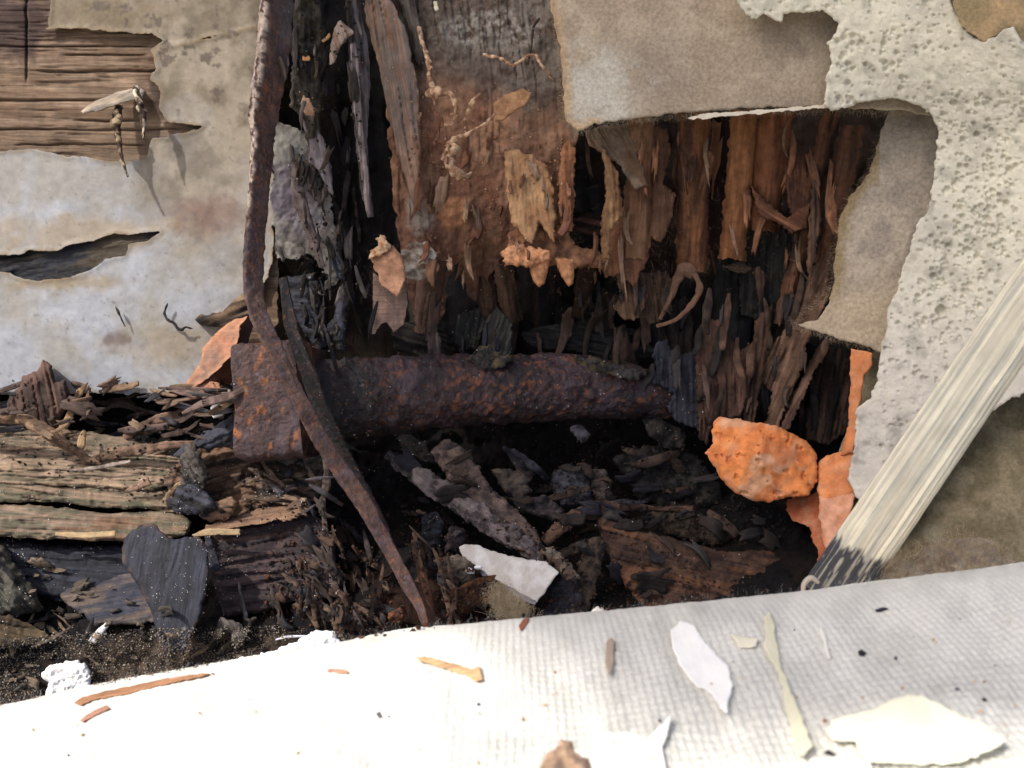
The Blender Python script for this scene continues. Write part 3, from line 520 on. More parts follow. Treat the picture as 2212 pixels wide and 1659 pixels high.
strip('grey tilted splinter lower right of the paint remnant', [(628, 380), (648, 385), (668, 450), (690, 520), (702, 575), (694, 580), (672, 540), (650, 480), (632, 440)], .366, C(.16, .13, .12), C(.09, .065, .06), 70, thick=2, rag=3, bulge=5)
strip('blue grey blade of wood slanting behind the lower paint remnant', [(655, 365), (675, 400), (700, 470), (740, 560), (745, 610), (728, 600), (700, 540), (670, 470), (652, 420)], .384, BLG * 2, BLG, 68, thick=3, rag=3, m='dark')
strip('dark ridged block of wood in the hollow right of the strap bend', [(608, 600), (680, 590), (700, 640), (705, 690), (720, 740), (690, 760), (650, 710), (620, 650)], .392, BLG * 1.2, BK * 1.4, 5, m='dark', cat='block', name='charred_block')
strip('long dark sliver standing behind the strap above the bolt', [(720, 430), (745, 470), (760, 560), (764, 640), (740, 730), (730, 760), (722, 700), (740, 600), (728, 520)], .388, BRD, BK, 88, m='dark', thick=3)
strip('grey barbed sliver beside the dark hollow above the bolt', [(735, 640), (752, 660), (748, 710), (742, 770), (722, 740), (705, 700), (716, 690)], .378, BLG * 1.5, BK * 1.4, 80, m='dark', thick=2)

# grey brown panel turning into brown rot
def panc(X, Y, s):
    g_ = two(GRY, C(.10, .075, .06), 40, 6)(X, Y, s); g_ = mix(g_, C(.30, .28, .24), .75 * blob(X, Y, 1060, 65, 110, 40, .6, .8, 22, 5) * sstep(-.1, .25, fbm(X, Y, 9, 2, 5) + .1))
    r_ = two(ROT, C(.28, .16, .10), 40, 16, 2, 85, C(.15, .08, .05))(X, Y, s)
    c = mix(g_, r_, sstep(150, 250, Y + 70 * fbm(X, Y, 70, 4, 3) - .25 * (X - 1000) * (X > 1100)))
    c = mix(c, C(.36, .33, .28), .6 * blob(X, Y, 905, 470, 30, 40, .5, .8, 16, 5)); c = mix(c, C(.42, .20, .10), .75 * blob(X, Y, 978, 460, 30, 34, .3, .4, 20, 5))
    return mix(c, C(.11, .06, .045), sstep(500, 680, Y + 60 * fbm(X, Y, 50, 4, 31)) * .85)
def panr(X, Y, s):
    k = sstep(330, 560, Y); f = 0
    for cx, w_ in ((910, 46), (962, 34), (1020, 38), (1078, 34), (1130, 38), (1190, 34)):
        xx = X + 14 * fbm(Y, Y * 0 + cx, 130, 2, 8); f = np.maximum(f, np.sqrt(np.clip(1 - ((xx - cx) / w_) ** 2, 0, 1)))
    return k * 34 * f + lumps(12, 60, 3)(X, Y, s) + lumps(6, 16, 5)(X, Y, s) + grainrel(86, 3, 8, 8, 8, 23)(X, Y, s) + 8 * blob(X, Y, 978, 460, 30, 34, .3, .4, 20, 5)
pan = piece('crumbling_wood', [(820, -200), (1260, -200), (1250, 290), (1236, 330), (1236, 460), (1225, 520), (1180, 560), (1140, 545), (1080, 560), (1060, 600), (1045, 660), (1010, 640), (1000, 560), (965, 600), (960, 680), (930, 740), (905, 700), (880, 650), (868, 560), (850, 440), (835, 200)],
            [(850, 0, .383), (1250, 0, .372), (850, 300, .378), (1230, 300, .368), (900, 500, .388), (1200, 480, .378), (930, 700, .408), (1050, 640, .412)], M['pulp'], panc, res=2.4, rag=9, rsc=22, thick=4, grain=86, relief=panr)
tag(pan, 'sheet of grey wood crumbling into reddish brown rot at upper centre', 'panel')
tag(piece('bark_ridge', [(1090, 330), (1110, 322), (1150, 335), (1180, 360), (1195, 400), (1200, 470), (1198, 525), (1180, 500), (1165, 480), (1150, 530), (1120, 500), (1105, 480), (1096, 420)], [(1100, 330, .366), (1190, 350, .364), (1150, 530, .358)], M['pulp'], two(TAN, C(.28, .15, .075), 26, 7, 2, 85), res=2.2, rag=6, thick=2, grain=85, relief=addrel(grainrel(85, 5, 10, 6, 8, 7), lumps(6, 18, 3)), bulge=8, br=10),
    'tan fibrous tongue of rotten wood hanging down the front of the brown panel', 'rotten wood')
tag(piece('rot_clump', [(1080, 545), (1105, 530), (1150, 532), (1185, 540), (1190, 560), (1150, 578), (1120, 575), (1095, 572)], .356, M['pulp'], two(C(.62, .32, .17), C(.42, .19, .09), 14, 7), res=2, rag=7, rsc=10, thick=6, relief=lumps(9, 12, 5), bulge=16, br=14), 'pale orange crumbly clump at the foot of the brown panel', 'rotten wood')
for i, (poly, lab) in enumerate((([(1140, 560), (1186, 560), (1184, 590), (1176, 612), (1165, 621), (1152, 610), (1146, 590)], 'left one of two rounded orange teeth of rotten wood hanging under the panel'),
                                  ([(1196, 555), (1238, 560), (1241, 590), (1238, 612), (1228, 619), (1215, 600), (1204, 580)], 'right one of two rounded orange teeth of rotten wood hanging under the panel'))):
    tag(piece('rotten_tooth', poly, .358, M['pulp'], two(C(.50, .25, .12), C(.34, .16, .08), 12, 9), res=1.8, rag=3, thick=5, bulge=16, br=18, relief=grainrel(85, 2, 8, 4, 2, 7)), lab, 'rotten wood')
tag(piece('rot_arch', [(1090, 575), (1100, 500), (1130, 470), (1190, 500), (1220, 480), (1240, 530), (1290, 540), (1320, 560), (1300, 580), (1262, 575), (1240, 580), (1215, 565), (1190, 575), (1140, 560)], [(1100, 560, .366), (1320, 560, .372), (1200, 480, .370)], M['pulp'], two(ROT, C(.40, .2, .1), 18, 19), res=2.2, rag=8, thick=4, relief=lumps(10, 22, 8), bulge=12, br=14), 'honeycombed orange brown rot under the panel between the tongue and the dark hole', 'rotten wood')

# flutes of brown rot: long half round pieces, each its own
def flute(label, x0, y0, x1, y1, w0, w1, d0, d1, a, b, m='pulp', rag=6, deep=.55, third=None, hol=(), res=2.4, kink=0):
    vx, vy = x1 - x0, y1 - y0; L = math.hypot(vx, vy); nx_, ny_ = -vy / L, vx / L
    pts = []
    for k in range(5):
        t = k / 4; w_ = w0 + (w1 - w0) * t; kk = kink * math.sin(t * 3.14); pts.append((x0 + vx * t + nx_ * (w_ / 2 + kk), y0 + vy * t + ny_ * (w_ / 2 + kk)))
    for k in range(4, -1, -1):
        t = k / 4; w_ = w0 + (w1 - w0) * t; kk = kink * math.sin(t * 3.14); pts.append((x0 + vx * t - nx_ * (w_ / 2 - kk), y0 + vy * t - ny_ * (w_ / 2 - kk)))
    def rel(X, Y, s):
        t = np.clip(((X - x0) * vx + (Y - y0) * vy) / L / L, 0, 1); o = ((X - x0) * nx_ + (Y - y0) * ny_ - kink * np.sin(t * 3.14)) / ((w0 + (w1 - w0) * t) / 2)
        return (w0 + w1) / 2 * deep * np.sqrt(np.clip(1 - o * o, 0, 1)) + lumps(3, 18, int(x0) % 50)(X, Y, s)
    ang = math.degrees(math.atan2(vy, vx))
    o = piece('wood_flute', pts, [(x0, y0, d0), (x1, y1, d1)], M[m], two(a * .78, b * .62, 16, int(x0) % 90, 7, ang, a * .6), res=res, rag=rag + 2, rsc=11, thick=2.5, grain=ang, relief=addrel(rel, grainrel(ang, 2.4, 6, 14, 4, int(x0) % 70, 4)), holes=hol)
    return tag(o, label, 'rotten wood')
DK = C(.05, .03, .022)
F = [
 ('broad dark reddish flute at the left of the row under the felt', 1500, 240, 1495, 590, 74, 70, .372, .392, C(.28, .125, .06), C(.11, .06, .04)),
 ('orange brown flute, the brightest of the row under the felt', 1610, 235, 1582, 560, 62, 56, .366, .386, C(.36, .165, .075), C(.24, .10, .045)),
 ('wide reddish flute fourth in the row under the felt', 1672, 240, 1650, 500, 90, 60, .368, .384, C(.26, .11, .055), C(.17, .07, .035)),
 ('narrow dull flute leaning left near the right felt', 1800, 240, 1690, 700, 44, 40, .366, .390, C(.19, .09, .05), DK),
 ('narrow brown flute right at the edge of the right felt', 1845, 270, 1770, 640, 50, 44, .362, .382, C(.18, .085, .05), C(.10, .055, .035)),
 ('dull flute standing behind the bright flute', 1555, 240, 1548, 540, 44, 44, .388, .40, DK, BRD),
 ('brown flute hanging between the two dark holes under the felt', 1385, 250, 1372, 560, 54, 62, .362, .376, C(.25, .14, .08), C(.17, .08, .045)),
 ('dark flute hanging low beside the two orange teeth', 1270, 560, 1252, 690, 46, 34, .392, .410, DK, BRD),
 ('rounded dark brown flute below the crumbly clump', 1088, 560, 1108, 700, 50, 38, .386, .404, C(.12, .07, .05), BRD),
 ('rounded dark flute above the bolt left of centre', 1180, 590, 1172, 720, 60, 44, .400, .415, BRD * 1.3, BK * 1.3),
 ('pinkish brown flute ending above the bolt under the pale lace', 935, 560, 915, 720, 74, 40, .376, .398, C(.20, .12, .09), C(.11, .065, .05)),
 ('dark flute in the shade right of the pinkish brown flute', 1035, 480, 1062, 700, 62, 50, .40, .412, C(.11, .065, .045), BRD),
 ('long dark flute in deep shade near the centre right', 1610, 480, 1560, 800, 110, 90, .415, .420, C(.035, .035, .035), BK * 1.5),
]
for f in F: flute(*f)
F2 = [
 ('tall standing brown slab of wood above the orange chunk', [(1512, 705), (1530, 690), (1560, 692), (1575, 720), (1600, 760), (1620, 740), (1630, 780), (1615, 850), (1600, 900), (1540, 910), (1528, 960), (1508, 945), (1505, 850), (1502, 760)], [(1510, 700, .384), (1630, 760, .380), (1550, 920, .378)], C(.11, .058, .04), C(.07, .04, .03), 86),
 ('slanting brown splintered slab below the tip of the right felt', [(1740, 610), (1760, 570), (1775, 500), (1790, 470), (1800, 520), (1790, 600), (1800, 640), (1780, 660), (1745, 740), (1730, 800), (1700, 870), (1680, 930), (1650, 925), (1668, 850), (1640, 820), (1655, 760), (1690, 720)], [(1790, 480, .372), (1660, 760, .384), (1700, 920, .376)], C(.19, .115, .075), C(.11, .06, .04), 112),
 ('narrow split brown slab standing beside the slanting slab', [(1632, 690), (1655, 665), (1672, 660), (1660, 760), (1640, 850), (1625, 930), (1608, 920), (1600, 860), (1615, 800), (1625, 740)], [(1655, 660, .386), (1670, 700, .384), (1615, 930, .378)], C(.15, .085, .055), DK, 96),
 ('long brown strip slanting from the felt tip down to the orange chunk', [(1770, 740), (1790, 745), (1760, 800), (1730, 870), (1702, 930), (1685, 925), (1710, 860), (1745, 790)], [(1780, 740, .378), (1740, 800, .380), (1700, 930, .372)], C(.17, .10, .07), C(.09, .05, .035), 115),
 ('dark weathered slab behind the orange strip at right', [(1770, 745), (1850, 760), (1845, 860), (1830, 930), (1790, 960), (1740, 950), (1745, 860)], [(1770, 750, .392), (1850, 760, .388), (1780, 960, .384)], C(.075, .045, .032), BK * 1.5, 100),
 ('black polished slab leaning left of the dark weathered slab', [(1740, 740), (1772, 745), (1750, 860), (1715, 960), (1690, 950), (1705, 880)], .395, BLG * .8, BK * 1.4, 108),
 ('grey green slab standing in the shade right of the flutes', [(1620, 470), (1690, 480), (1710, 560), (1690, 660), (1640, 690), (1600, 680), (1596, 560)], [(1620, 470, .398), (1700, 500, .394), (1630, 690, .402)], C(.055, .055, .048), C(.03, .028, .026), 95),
 ('grey green tablet leaning above the bolt', [(1050, 690), (1075, 660), (1105, 700), (1102, 770), (1060, 765), (1040, 755)], [(1075, 660, .398), (1105, 720, .392), (1050, 765, .380)], C(.12, .12, .10), C(.055, .055, .045), 110),
 ('dark green block wedged beside the leaning tablet above the bolt', [(985, 680), (1040, 665), (1050, 700), (1030, 755), (990, 750), (972, 740)], .392, C(.05, .05, .04), BK * 1.6, 100),
 ('narrow pinkish stub standing on the left part of the bolt', [(915, 700), (940, 690), (952, 730), (955, 770), (925, 770), (920, 740)], .384, C(.12, .085, .08), C(.07, .05, .05), 85),
 ('small grey block standing on the right part of the bolt', [(1415, 740), (1440, 735), (1462, 780), (1452, 800), (1420, 795), (1408, 770)], .388, BLG * 2, BLG, 95),
 ('grey block at the back where the bolt enters the wood', [(1425, 775), (1500, 760), (1520, 830), (1510, 925), (1465, 915), (1440, 880), (1455, 850), (1405, 825)], .384, BLG * 1.5, BLG * .9, 90),
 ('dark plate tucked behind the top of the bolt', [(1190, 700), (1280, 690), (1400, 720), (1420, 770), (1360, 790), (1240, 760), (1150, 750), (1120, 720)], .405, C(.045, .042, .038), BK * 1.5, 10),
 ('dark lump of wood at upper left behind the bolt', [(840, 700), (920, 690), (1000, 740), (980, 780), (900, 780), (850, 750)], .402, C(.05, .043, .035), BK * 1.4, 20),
 ('brown chip beside the curled bark in the right centre', [(1330, 590), (1370, 600), (1400, 640), (1380, 690), (1345, 690), (1325, 660), (1340, 640)], .382, C(.19, .11, .065), C(.11, .06, .045), 85),
 ('ragged brown plate right of the brown chip', [(1380, 590), (1440, 585), (1460, 620), (1430, 690), (1405, 700), (1380, 680), (1370, 640)], .386, C(.17, .10, .06), C(.08, .05, .035), 84),
 ('dark brown stave hanging below the ragged brown plate', [(1300, 620), (1330, 640), (1325, 740), (1345, 790), (1380, 800), (1370, 760), (1350, 700), (1290, 720), (1278, 680)], .400, C(.075, .045, .035), BRD * .8, 84),
 ('dark stave at the end of the bolt below the curled bark', [(1400, 690), (1480, 640), (1500, 700), (1490, 820), (1430, 760), (1400, 740)], .405, C(.055, .04, .03), BK * 1.4, 88),
 ('brown shard sticking up between dark staves', [(1790 * .9, 540), (1640, 560), (1652, 600), (1640, 650), (1625, 640)] if False else [(1628, 580), (1642, 570), (1655, 600), (1648, 650), (1638, 660)], .390, C(.14, .08, .055), DK, 88),
 ('small brown flake lying crosswise at centre right', [(1555, 575), (1600, 565), (1625, 580), (1610, 592), (1580, 585)], .384, C(.23, .13, .09), C(.11, .07, .05), 10),
 ('reddish torn flap hanging over the shaded slab', [(1622, 400), (1660, 440), (1700, 470), (1750, 440), (1745, 490), (1710, 505), (1680, 480), (1640, 470)], .368, C(.26, .12, .06), C(.17, .07, .04), 30),
 ('thin frayed vertical sheet near the right felt', [(1755, 380), (1768, 400), (1775, 470), (1760, 560), (1750, 620), (1742, 560), (1748, 470)], .366, C(.21, .12, .075), C(.12, .07, .05), 88),
 ('brown ragged plate next to the thin frayed sheet', [(1690, 340), (1740, 330), (1752, 420), (1738, 500), (1712, 480), (1700, 420)], .372, C(.22, .10, .055), C(.14, .06, .035), 90),
]
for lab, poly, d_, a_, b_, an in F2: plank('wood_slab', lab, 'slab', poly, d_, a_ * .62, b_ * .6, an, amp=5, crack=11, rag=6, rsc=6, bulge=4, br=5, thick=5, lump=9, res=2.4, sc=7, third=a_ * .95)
# around the two dark holes under the felt
H = [
 ('pale brown strut dividing the two dark holes under the felt', [(1296, 300), (1320, 350), (1335, 370), (1340, 420), (1345, 465), (1320, 500), (1318, 560), (1300, 560), (1298, 480), (1308, 420), (1305, 370)], .358, C(.30, .18, .09), C(.18, .095, .05), 86),
 ('brown rim of rot left of the larger dark hole', [(1225, 300), (1245, 320), (1240, 380), (1242, 440), (1236, 500), (1215, 500), (1205, 420), (1210, 330)], .362, C(.32, .15, .075), C(.2, .09, .05), 86),
 ('ragged dark brown ledge at the bottom of the larger dark hole', [(1228, 475), (1270, 460), (1310, 465), (1300, 500), (1280, 515), (1240, 500)], .385, C(.12, .065, .045), BRD, 10),
 ('reddish arch hanging under the ledge right of the dark hole', [(1320, 500), (1350, 440), (1400, 420), (1410, 500), (1400, 560), (1370, 620), (1340, 590), (1310, 600), (1290, 570)], .372, C(.22, .10, .055), C(.14, .07, .045), 84),
 ('brown shreds hanging in the shadow right of the strut', [(1400, 270), (1440, 280), (1450, 330), (1430, 400), (1460, 420), (1450, 480), (1425, 530), (1400, 500), (1408, 420), (1412, 340)], .372, C(.19, .10, .06), C(.11, .06, .04), 88),
 ('greyish shred of rot hanging from the felt corner', [(1262, 285), (1300, 270), (1370, 265), (1400, 290), (1380, 340), (1400, 400), (1372, 410), (1340, 360), (1300, 330), (1275, 315)], .360, C(.20, .15, .105), C(.15, .09, .055), 60),
]
for lab, poly, d_, a_, b_, an in H: plank('rotten_shred', lab, 'rotten wood', poly, d_, a_ * .85, b_ * .75, an, amp=3, crack=5, rag=6, rsc=9, bulge=5, br=6, thick=3, m='pulp', lump=8, res=2.2)
tag(tube('bark_curl', [(1500, 590, .372, 10), (1512, 620, .370, 13), (1496, 655, .370, 12), (1460, 690, .372, 10), (1418, 705, .376, 7)], M['pulp'], C(.13, .075, .05), flat=.3, noise=.25, nsc=12, res=2.5), 'curved brown rim of bark around a dark oval hollow at centre right', 'bark')
tag(tube('bark_curl', [(1500, 590, .374, 26), (1478, 580, .374, 30), (1465, 600, .376, 20), (1450, 640, .378, 12), (1425, 690, .380, 8)], M['pulp'], C(.12, .07, .048), flat=.3, noise=.25, nsc=12, res=2.5), 'thicker left rim of bark beside the dark oval hollow at centre right', 'bark')

# hanging flake with pale fringe, left of centre
hf = thing('hanging_flake', 'orange flake with a folded grey brown flap hanging above the left part of the bolt', 'flake', 840, 620, .35)
piece('orange_face', [(800, 560), (815, 545), (835, 530), (850, 530), (872, 560), (876, 590), (872, 615), (858, 642), (840, 625), (822, 610), (810, 585)], [(800, 560, .352), (876, 560, .350), (850, 640, .344)], M['pulp'], two(C(.42, .23, .14), C(.28, .15, .09), 14, 5), hf, res=2, rag=7, rsc=12, thick=1.5, bulge=5, br=6, relief=lumps(3, 14, 6))
piece('grey_flap', [(806, 590), (850, 610), (878, 600), (880, 660), (872, 700), (850, 718), (835, 695), (822, 700), (810, 722), (803, 720), (805, 650)], [(806, 600, .362), (880, 600, .356), (840, 720, .352)], M['wood'], two(C(.20, .13, .10), C(.11, .075, .065), 16, 5, 3, 85), hf, res=2, rag=3, thick=1.5, relief=lambda X, Y, s: 6 * np.abs(((X - 806 + (Y - 600) * .15) / 22) % 2 - 1) + lumps(2, 14, 6)(X, Y, s))
piece('pale_fringe', [(795, 560), (800, 540), (815, 530), (812, 515), (830, 505), (845, 530), (838, 545), (815, 552)], .350, M['pulp'], two(C(.55, .42, .28), C(.42, .2, .1), 10, 5), hf, res=1.8, rag=6, rsc=9, thick=2, relief=lumps(8, 10, 6), bulge=6, br=6)
tag(piece('pale_lace', [(858, 560), (872, 540), (890, 520), (925, 525), (945, 545), (930, 575), (945, 590), (915, 605), (880, 600), (862, 590)], .362, M['pulp'], two(C(.34, .31, .26), C(.16, .12, .09), 12, 5), res=2, rag=8, rsc=10, thick=1.5, holes=[[(870, 535), (885, 530), (890, 545)], [(905, 570), (925, 572), (915, 582)]], hrag=3, relief=lumps(8, 16, 6)), 'pale lacy scrap with small black holes right of the hanging orange flake', 'scrap')
for lab, poly, c1, c2, d_ in (('pale pink wood scrap caught in dark fibres right of the strap top', [(648, 225), (655, 205), (668, 215), (682, 238), (676, 250), (660, 250), (655, 240)], C(.55, .34, .22), C(.36, .2, .12), .350),
                              ('small bright orange chip stuck in the dark bark near the strap', [(654, 122), (668, 120), (670, 130), (655, 132)], C(.55, .28, .12), C(.4, .2, .1), .350),
                              ('small straw chip stuck at the top of the dark bark', [(694, 88), (712, 72), (716, 78), (700, 92)], C(.42, .27, .12), C(.33, .2, .1), .350),
                              ('tan flat scrap on the grey part of the panel left of the felt', [(1065, 225), (1090, 205), (1130, 192), (1147, 200), (1140, 222), (1110, 242), (1085, 262), (1070, 262)], C(.38, .22, .11), C(.28, .15, .08), .360),
                              ('small white fleck near the top of the grey panel', [(936, 4), (944, 2), (948, 20), (940, 24)], C(.7, .65, .5), C(.6, .55, .4), .370)):
    tag(piece('scrap', poly, d_, M['pulp'], two(c1, c2, 12, 5), res=1.8, rag=3, rsc=8, thick=1.5, bulge=3, br=4, relief=lumps(3, 12, 3)), lab, 'scrap')
RT_ = [
 ('pale knotted rootlet hanging down the left of the panel', [(905, 60, .366, 10), (912, 90, .362, 8), (925, 130, .360, 10), (930, 170, .358, 12), (938, 205, .356, 12), (944, 232, .358, 6)]),
 ('thin pale rootlet running from the panel towards the felt corner', [(1045, 118, .364, 5), (1085, 128, .358, 7), (1110, 140, .356, 6), (1150, 118, .354, 7), (1178, 150, .354, 6), (1200, 178, .358, 4)]),
 ('tan branching rootlet crossing the middle of the panel', [(955, 345, .360, 8), (975, 310, .356, 14), (985, 300, .354, 12), (1010, 290, .354, 8), (1050, 265, .354, 6), (1070, 245, .356, 5)]),
 ('curly tan rootlet loop at the top of the brown rot', [(925, 200, .358, 16), (945, 198, .354, 20), (975, 208, .352, 12), (985, 240, .352, 7), (975, 268, .354, 6), (950, 268, .356, 5)]),
 ('short tan rootlet hook right of the rootlet loop', [(1002, 262, .358, 6), (1015, 230, .354, 9), (1032, 208, .352, 8), (1040, 205, .354, 5)]),
 ('crumbly tan rootlet cluster hanging in the brown rot', [(985, 315, .354, 18), (972, 350, .352, 22), (990, 375, .350, 20), (1008, 380, .352, 10), (1018, 372, .354, 4)]),
 ('dark thin tendril lying over the top right of the grey panel', [(1165, 40, .362, 4), (1152, 60, .360, 5), (1148, 100, .360, 4), (1140, 140, .362, 3)]),
]
for lab, p in RT_: tag(tube('rootlet', p, M['pulp'], C(.05, .03, .03) if 'dark' in lab else (lambda s, t, n: mix(C(.22, .12, .07), C(.52, .36, .23), sstep(-.2, .35, n))), noise=.45, nsc=7, res=2, seg=14), lab, 'root')

# ------------------------------------------------------------------ hollow below the bolt
ST = [
 ('grey splintered stick lying lower left below the bolt, its top lost in the dark', [(838, 982, .385, 20), (880, 1010, .378, 36), (930, 1045, .368, 46), (1000, 1090, .360, 48), (1060, 1130, .354, 46), (1115, 1165, .349, 42), (1160, 1200, .345, 26), (1172, 1212, .344, 8)], C(.20, .165, .165), C(.085, .07, .075)),
 ('brown grey splintered stick with a square broken top below the bolt', [(950, 965, .372, 50), (985, 1000, .368, 58), (1020, 1050, .366, 62), (1060, 1090, .362, 56), (1100, 1125, .358, 50), (1145, 1170, .352, 40), (1160, 1205, .348, 18)], C(.17, .12, .10), C(.075, .055, .055)),
 ('curved brown bark strip arching over the brown wood chunk', [(1175, 1170, .352, 22), (1210, 1140, .354, 26), (1240, 1118, .358, 30), (1290, 1100, .364, 32), (1350, 1094, .370, 20), (1420, 1098, .376, 10), (1496, 1100, .378, 16)], C(.15, .085, .055), C(.075, .045, .035)),
 ('short dark brown stick standing at the left of the brown wood chunk', [(1298, 1168, .350, 34), (1275, 1220, .346, 44), (1258, 1280, .340, 46), (1245, 1330, .334, 36)], C(.10, .07, .05), C(.045, .033, .028)),
 ('dark curved branch reaching left from the brown wood chunk', [(1190, 1215, .354, 14), (1230, 1190, .356, 20), (1290, 1172, .358, 24), (1340, 1160, .362, 18)], C(.08, .06, .045), C(.04, .03, .026)),
 ('thin barbed rusty sliver standing left of the strap foot', [(700, 990, .338, 6), (706, 1040, .336, 16), (698, 1085, .333, 10), (704, 1150, .330, 12), (716, 1230, .326, 14), (728, 1280, .323, 12), (742, 1330, .320, 6)], C(.15, .11, .09), C(.06, .042, .036)),
 ('short pointed rusty sliver standing right of the strap foot', [(893, 1185, .336, 5), (900, 1205, .334, 14), (912, 1245, .331, 17), (925, 1290, .327, 15), (935, 1318, .325, 5)], C(.20, .09, .05), C(.07, .04, .035)),
]
for lab, p, a_, b_ in ST: tag(tube('broken_stick', p, M['wood'], (lambda a, b: lambda s, t, n: mix(mix(b, a, sstep(-.35, .3, n)), a * 1.4, .6 * sstep(.1, .4, fbm(s, t * 300, 12, 4, 5))))(a_ * .62, b_ * .5), flat=.6, noise=.24, nsc=13, res=2.4, seg=44, expo=2.6, twist=15), lab, 'stick')
plank('wood_chunk', 'large reddish brown wood chunk with a dark hollow lying right of the white shard', 'chunk', [(1285, 1105), (1330, 1120), (1385, 1145), (1460, 1165), (1560, 1190), (1660, 1190), (1745, 1200), (1740, 1225), (1700, 1255), (1720, 1300), (1640, 1340), (1450, 1345), (1380, 1300), (1335, 1240), (1300, 1180)],
      [(1290, 1110, .362), (1740, 1200, .366), (1500, 1340, .338), (1500, 1200, .350)], C(.075, .042, .028), C(.035, .02, .016), 14, amp=6, crack=10, lump=16, bulge=22, br=26, thick=10, third=C(.12, .058, .032))
G = [
 ('pointed grey brown flake leaning in the dark right of the splintered sticks', [(1060, 1015), (1090, 1010), (1120, 1020), (1110, 990), (1135, 985), (1145, 1010), (1155, 1025), (1140, 1045), (1150, 1060), (1120, 1080), (1095, 1070), (1075, 1045)], .375, C(.13, .105, .085), C(.07, .055, .05)),
 ('square blue grey flake lying in the dark below the bolt', [(1190, 1015), (1260, 1010), (1275, 1050), (1280, 1090), (1215, 1095), (1195, 1060)], .375, C(.085, .085, .10), C(.045, .045, .055)),
 ('brown flake lying in the dark beside the square blue grey flake', [(1275, 1015), (1310, 1010), (1320, 1050), (1330, 1090), (1290, 1095), (1280, 1060)], .376, C(.10, .075, .065), C(.05, .04, .035)),
 ('dark mottled lump below the right end of the bolt', [(1385, 905), (1430, 905), (1475, 930), (1482, 965), (1450, 975), (1410, 950)], .385, C(.06, .055, .05), BK * 1.5),
 ('small bluish crystal clump just under the bolt', [(1232, 922), (1262, 918), (1275, 940), (1260, 955), (1240, 945)], .372, C(.14, .14, .17), C(.05, .05, .06)),
 ('layered dark flake pile right of the pointed grey flake', [(1090, 1075), (1180, 1070), (1220, 1105), (1200, 1125), (1130, 1110)], .368, C(.065, .05, .055), BK * 1.6),
 ('dark tangle of rotten fibres at the back right of the hollow', [(1320, 990), (1400, 960), (1500, 980), (1550, 1040), (1560, 1090), (1480, 1110), (1380, 1080)], .395, C(.05, .045, .04), BK * 1.5),
 ('rounded dark chunk behind the brown wood chunk', [(1400, 1105), (1500, 1110), (1560, 1130), (1600, 1160), (1540, 1180), (1430, 1150)], .372, C(.07, .05, .035), BRD * .7),
 ('black crumbly mound under the orange chunk', [(1580, 1080), (1680, 1095), (1730, 1140), (1760, 1180), (1740, 1215), (1640, 1200), (1590, 1140)], .368, BK * 2, BRD * .6),
 ('bluish black gritty lump right of the strap foot', [(912, 1112), (945, 1105), (960, 1130), (952, 1175), (930, 1190), (912, 1160)], .348, C(.055, .06, .085), C(.03, .03, .045)),
 ('reddish gritty lump right of the bluish black lump', [(968, 1140), (1000, 1135), (1005, 1165), (985, 1190), (962, 1195)], .346, C(.12, .085, .09), C(.05, .04, .045)),
 ('flat tan fibrous flake under the tip of the white shard', [(938, 1210), (985, 1198), (1030, 1205), (1045, 1225), (1020, 1255), (985, 1265), (950, 1250)], .335, C(.20, .16, .12), C(.11, .09, .07)),
 ('rusty orange brown lump below the white shard', [(965, 1280), (1010, 1255), (1070, 1240), (1085, 1270), (1050, 1310), (1000, 1325), (970, 1310)], .328, C(.20, .085, .03), C(.08, .045, .035)),
 ('bluish grey flat stone right of the white shard', [(1175, 1330), (1190, 1270), (1240, 1235), (1262, 1290), (1250, 1340)], .334, C(.055, .05, .065), C(.035, .033, .04)),
 ('mottled brown flake with a cream edge at the right corner of the white shard', [(1165, 1190), (1190, 1180), (1210, 1195), (1235, 1220), (1255, 1250), (1225, 1262), (1205, 1235)], .334, C(.15, .10, .075), C(.30, .26, .2)),
 ('small rusty flake lying left of the strap foot', [(880 * .86, 1380), (870, 1200), (1, 1)] if False else [(865 - 30, 1322), (870, 1310), (880, 1330), (862, 1345), (840, 1340)], .322, C(.18, .06, .03), C(.09, .04, .03)),
 ('brown flake slanting at the foot of the dark timber block', [(712, 1340), (735, 1335), (770, 1370), (778, 1400), (745, 1390), (722, 1370)], .318, C(.10, .07, .05), C(.06, .045, .035)),
 ('wood chip lying left of the splintered heap below the block', [(590 + 45, 1305), (668, 1300), (700, 1330), (690, 1350), (655, 1335)], .322, C(.11, .08, .055), C(.06, .045, .035)),
]
for lab, poly, d_, a_, b_ in G:
    tag(piece('debris_lump' if 'lump' in lab or 'mound' in lab else 'debris_flake', poly, d_, M['soil' if 'lump' in lab or 'mound' in lab else 'wood'], two(a_ * .75, b_ * .6, 14, _seed[0]), res=2.4, rag=7, rsc=9, thick=5, bulge=10, br=14, relief=addrel(lumps(7, 20, _seed[0]), lumps(3, 7, 3))), lab, 'lump' if 'lump' in lab or 'mound' in lab else 'flake')
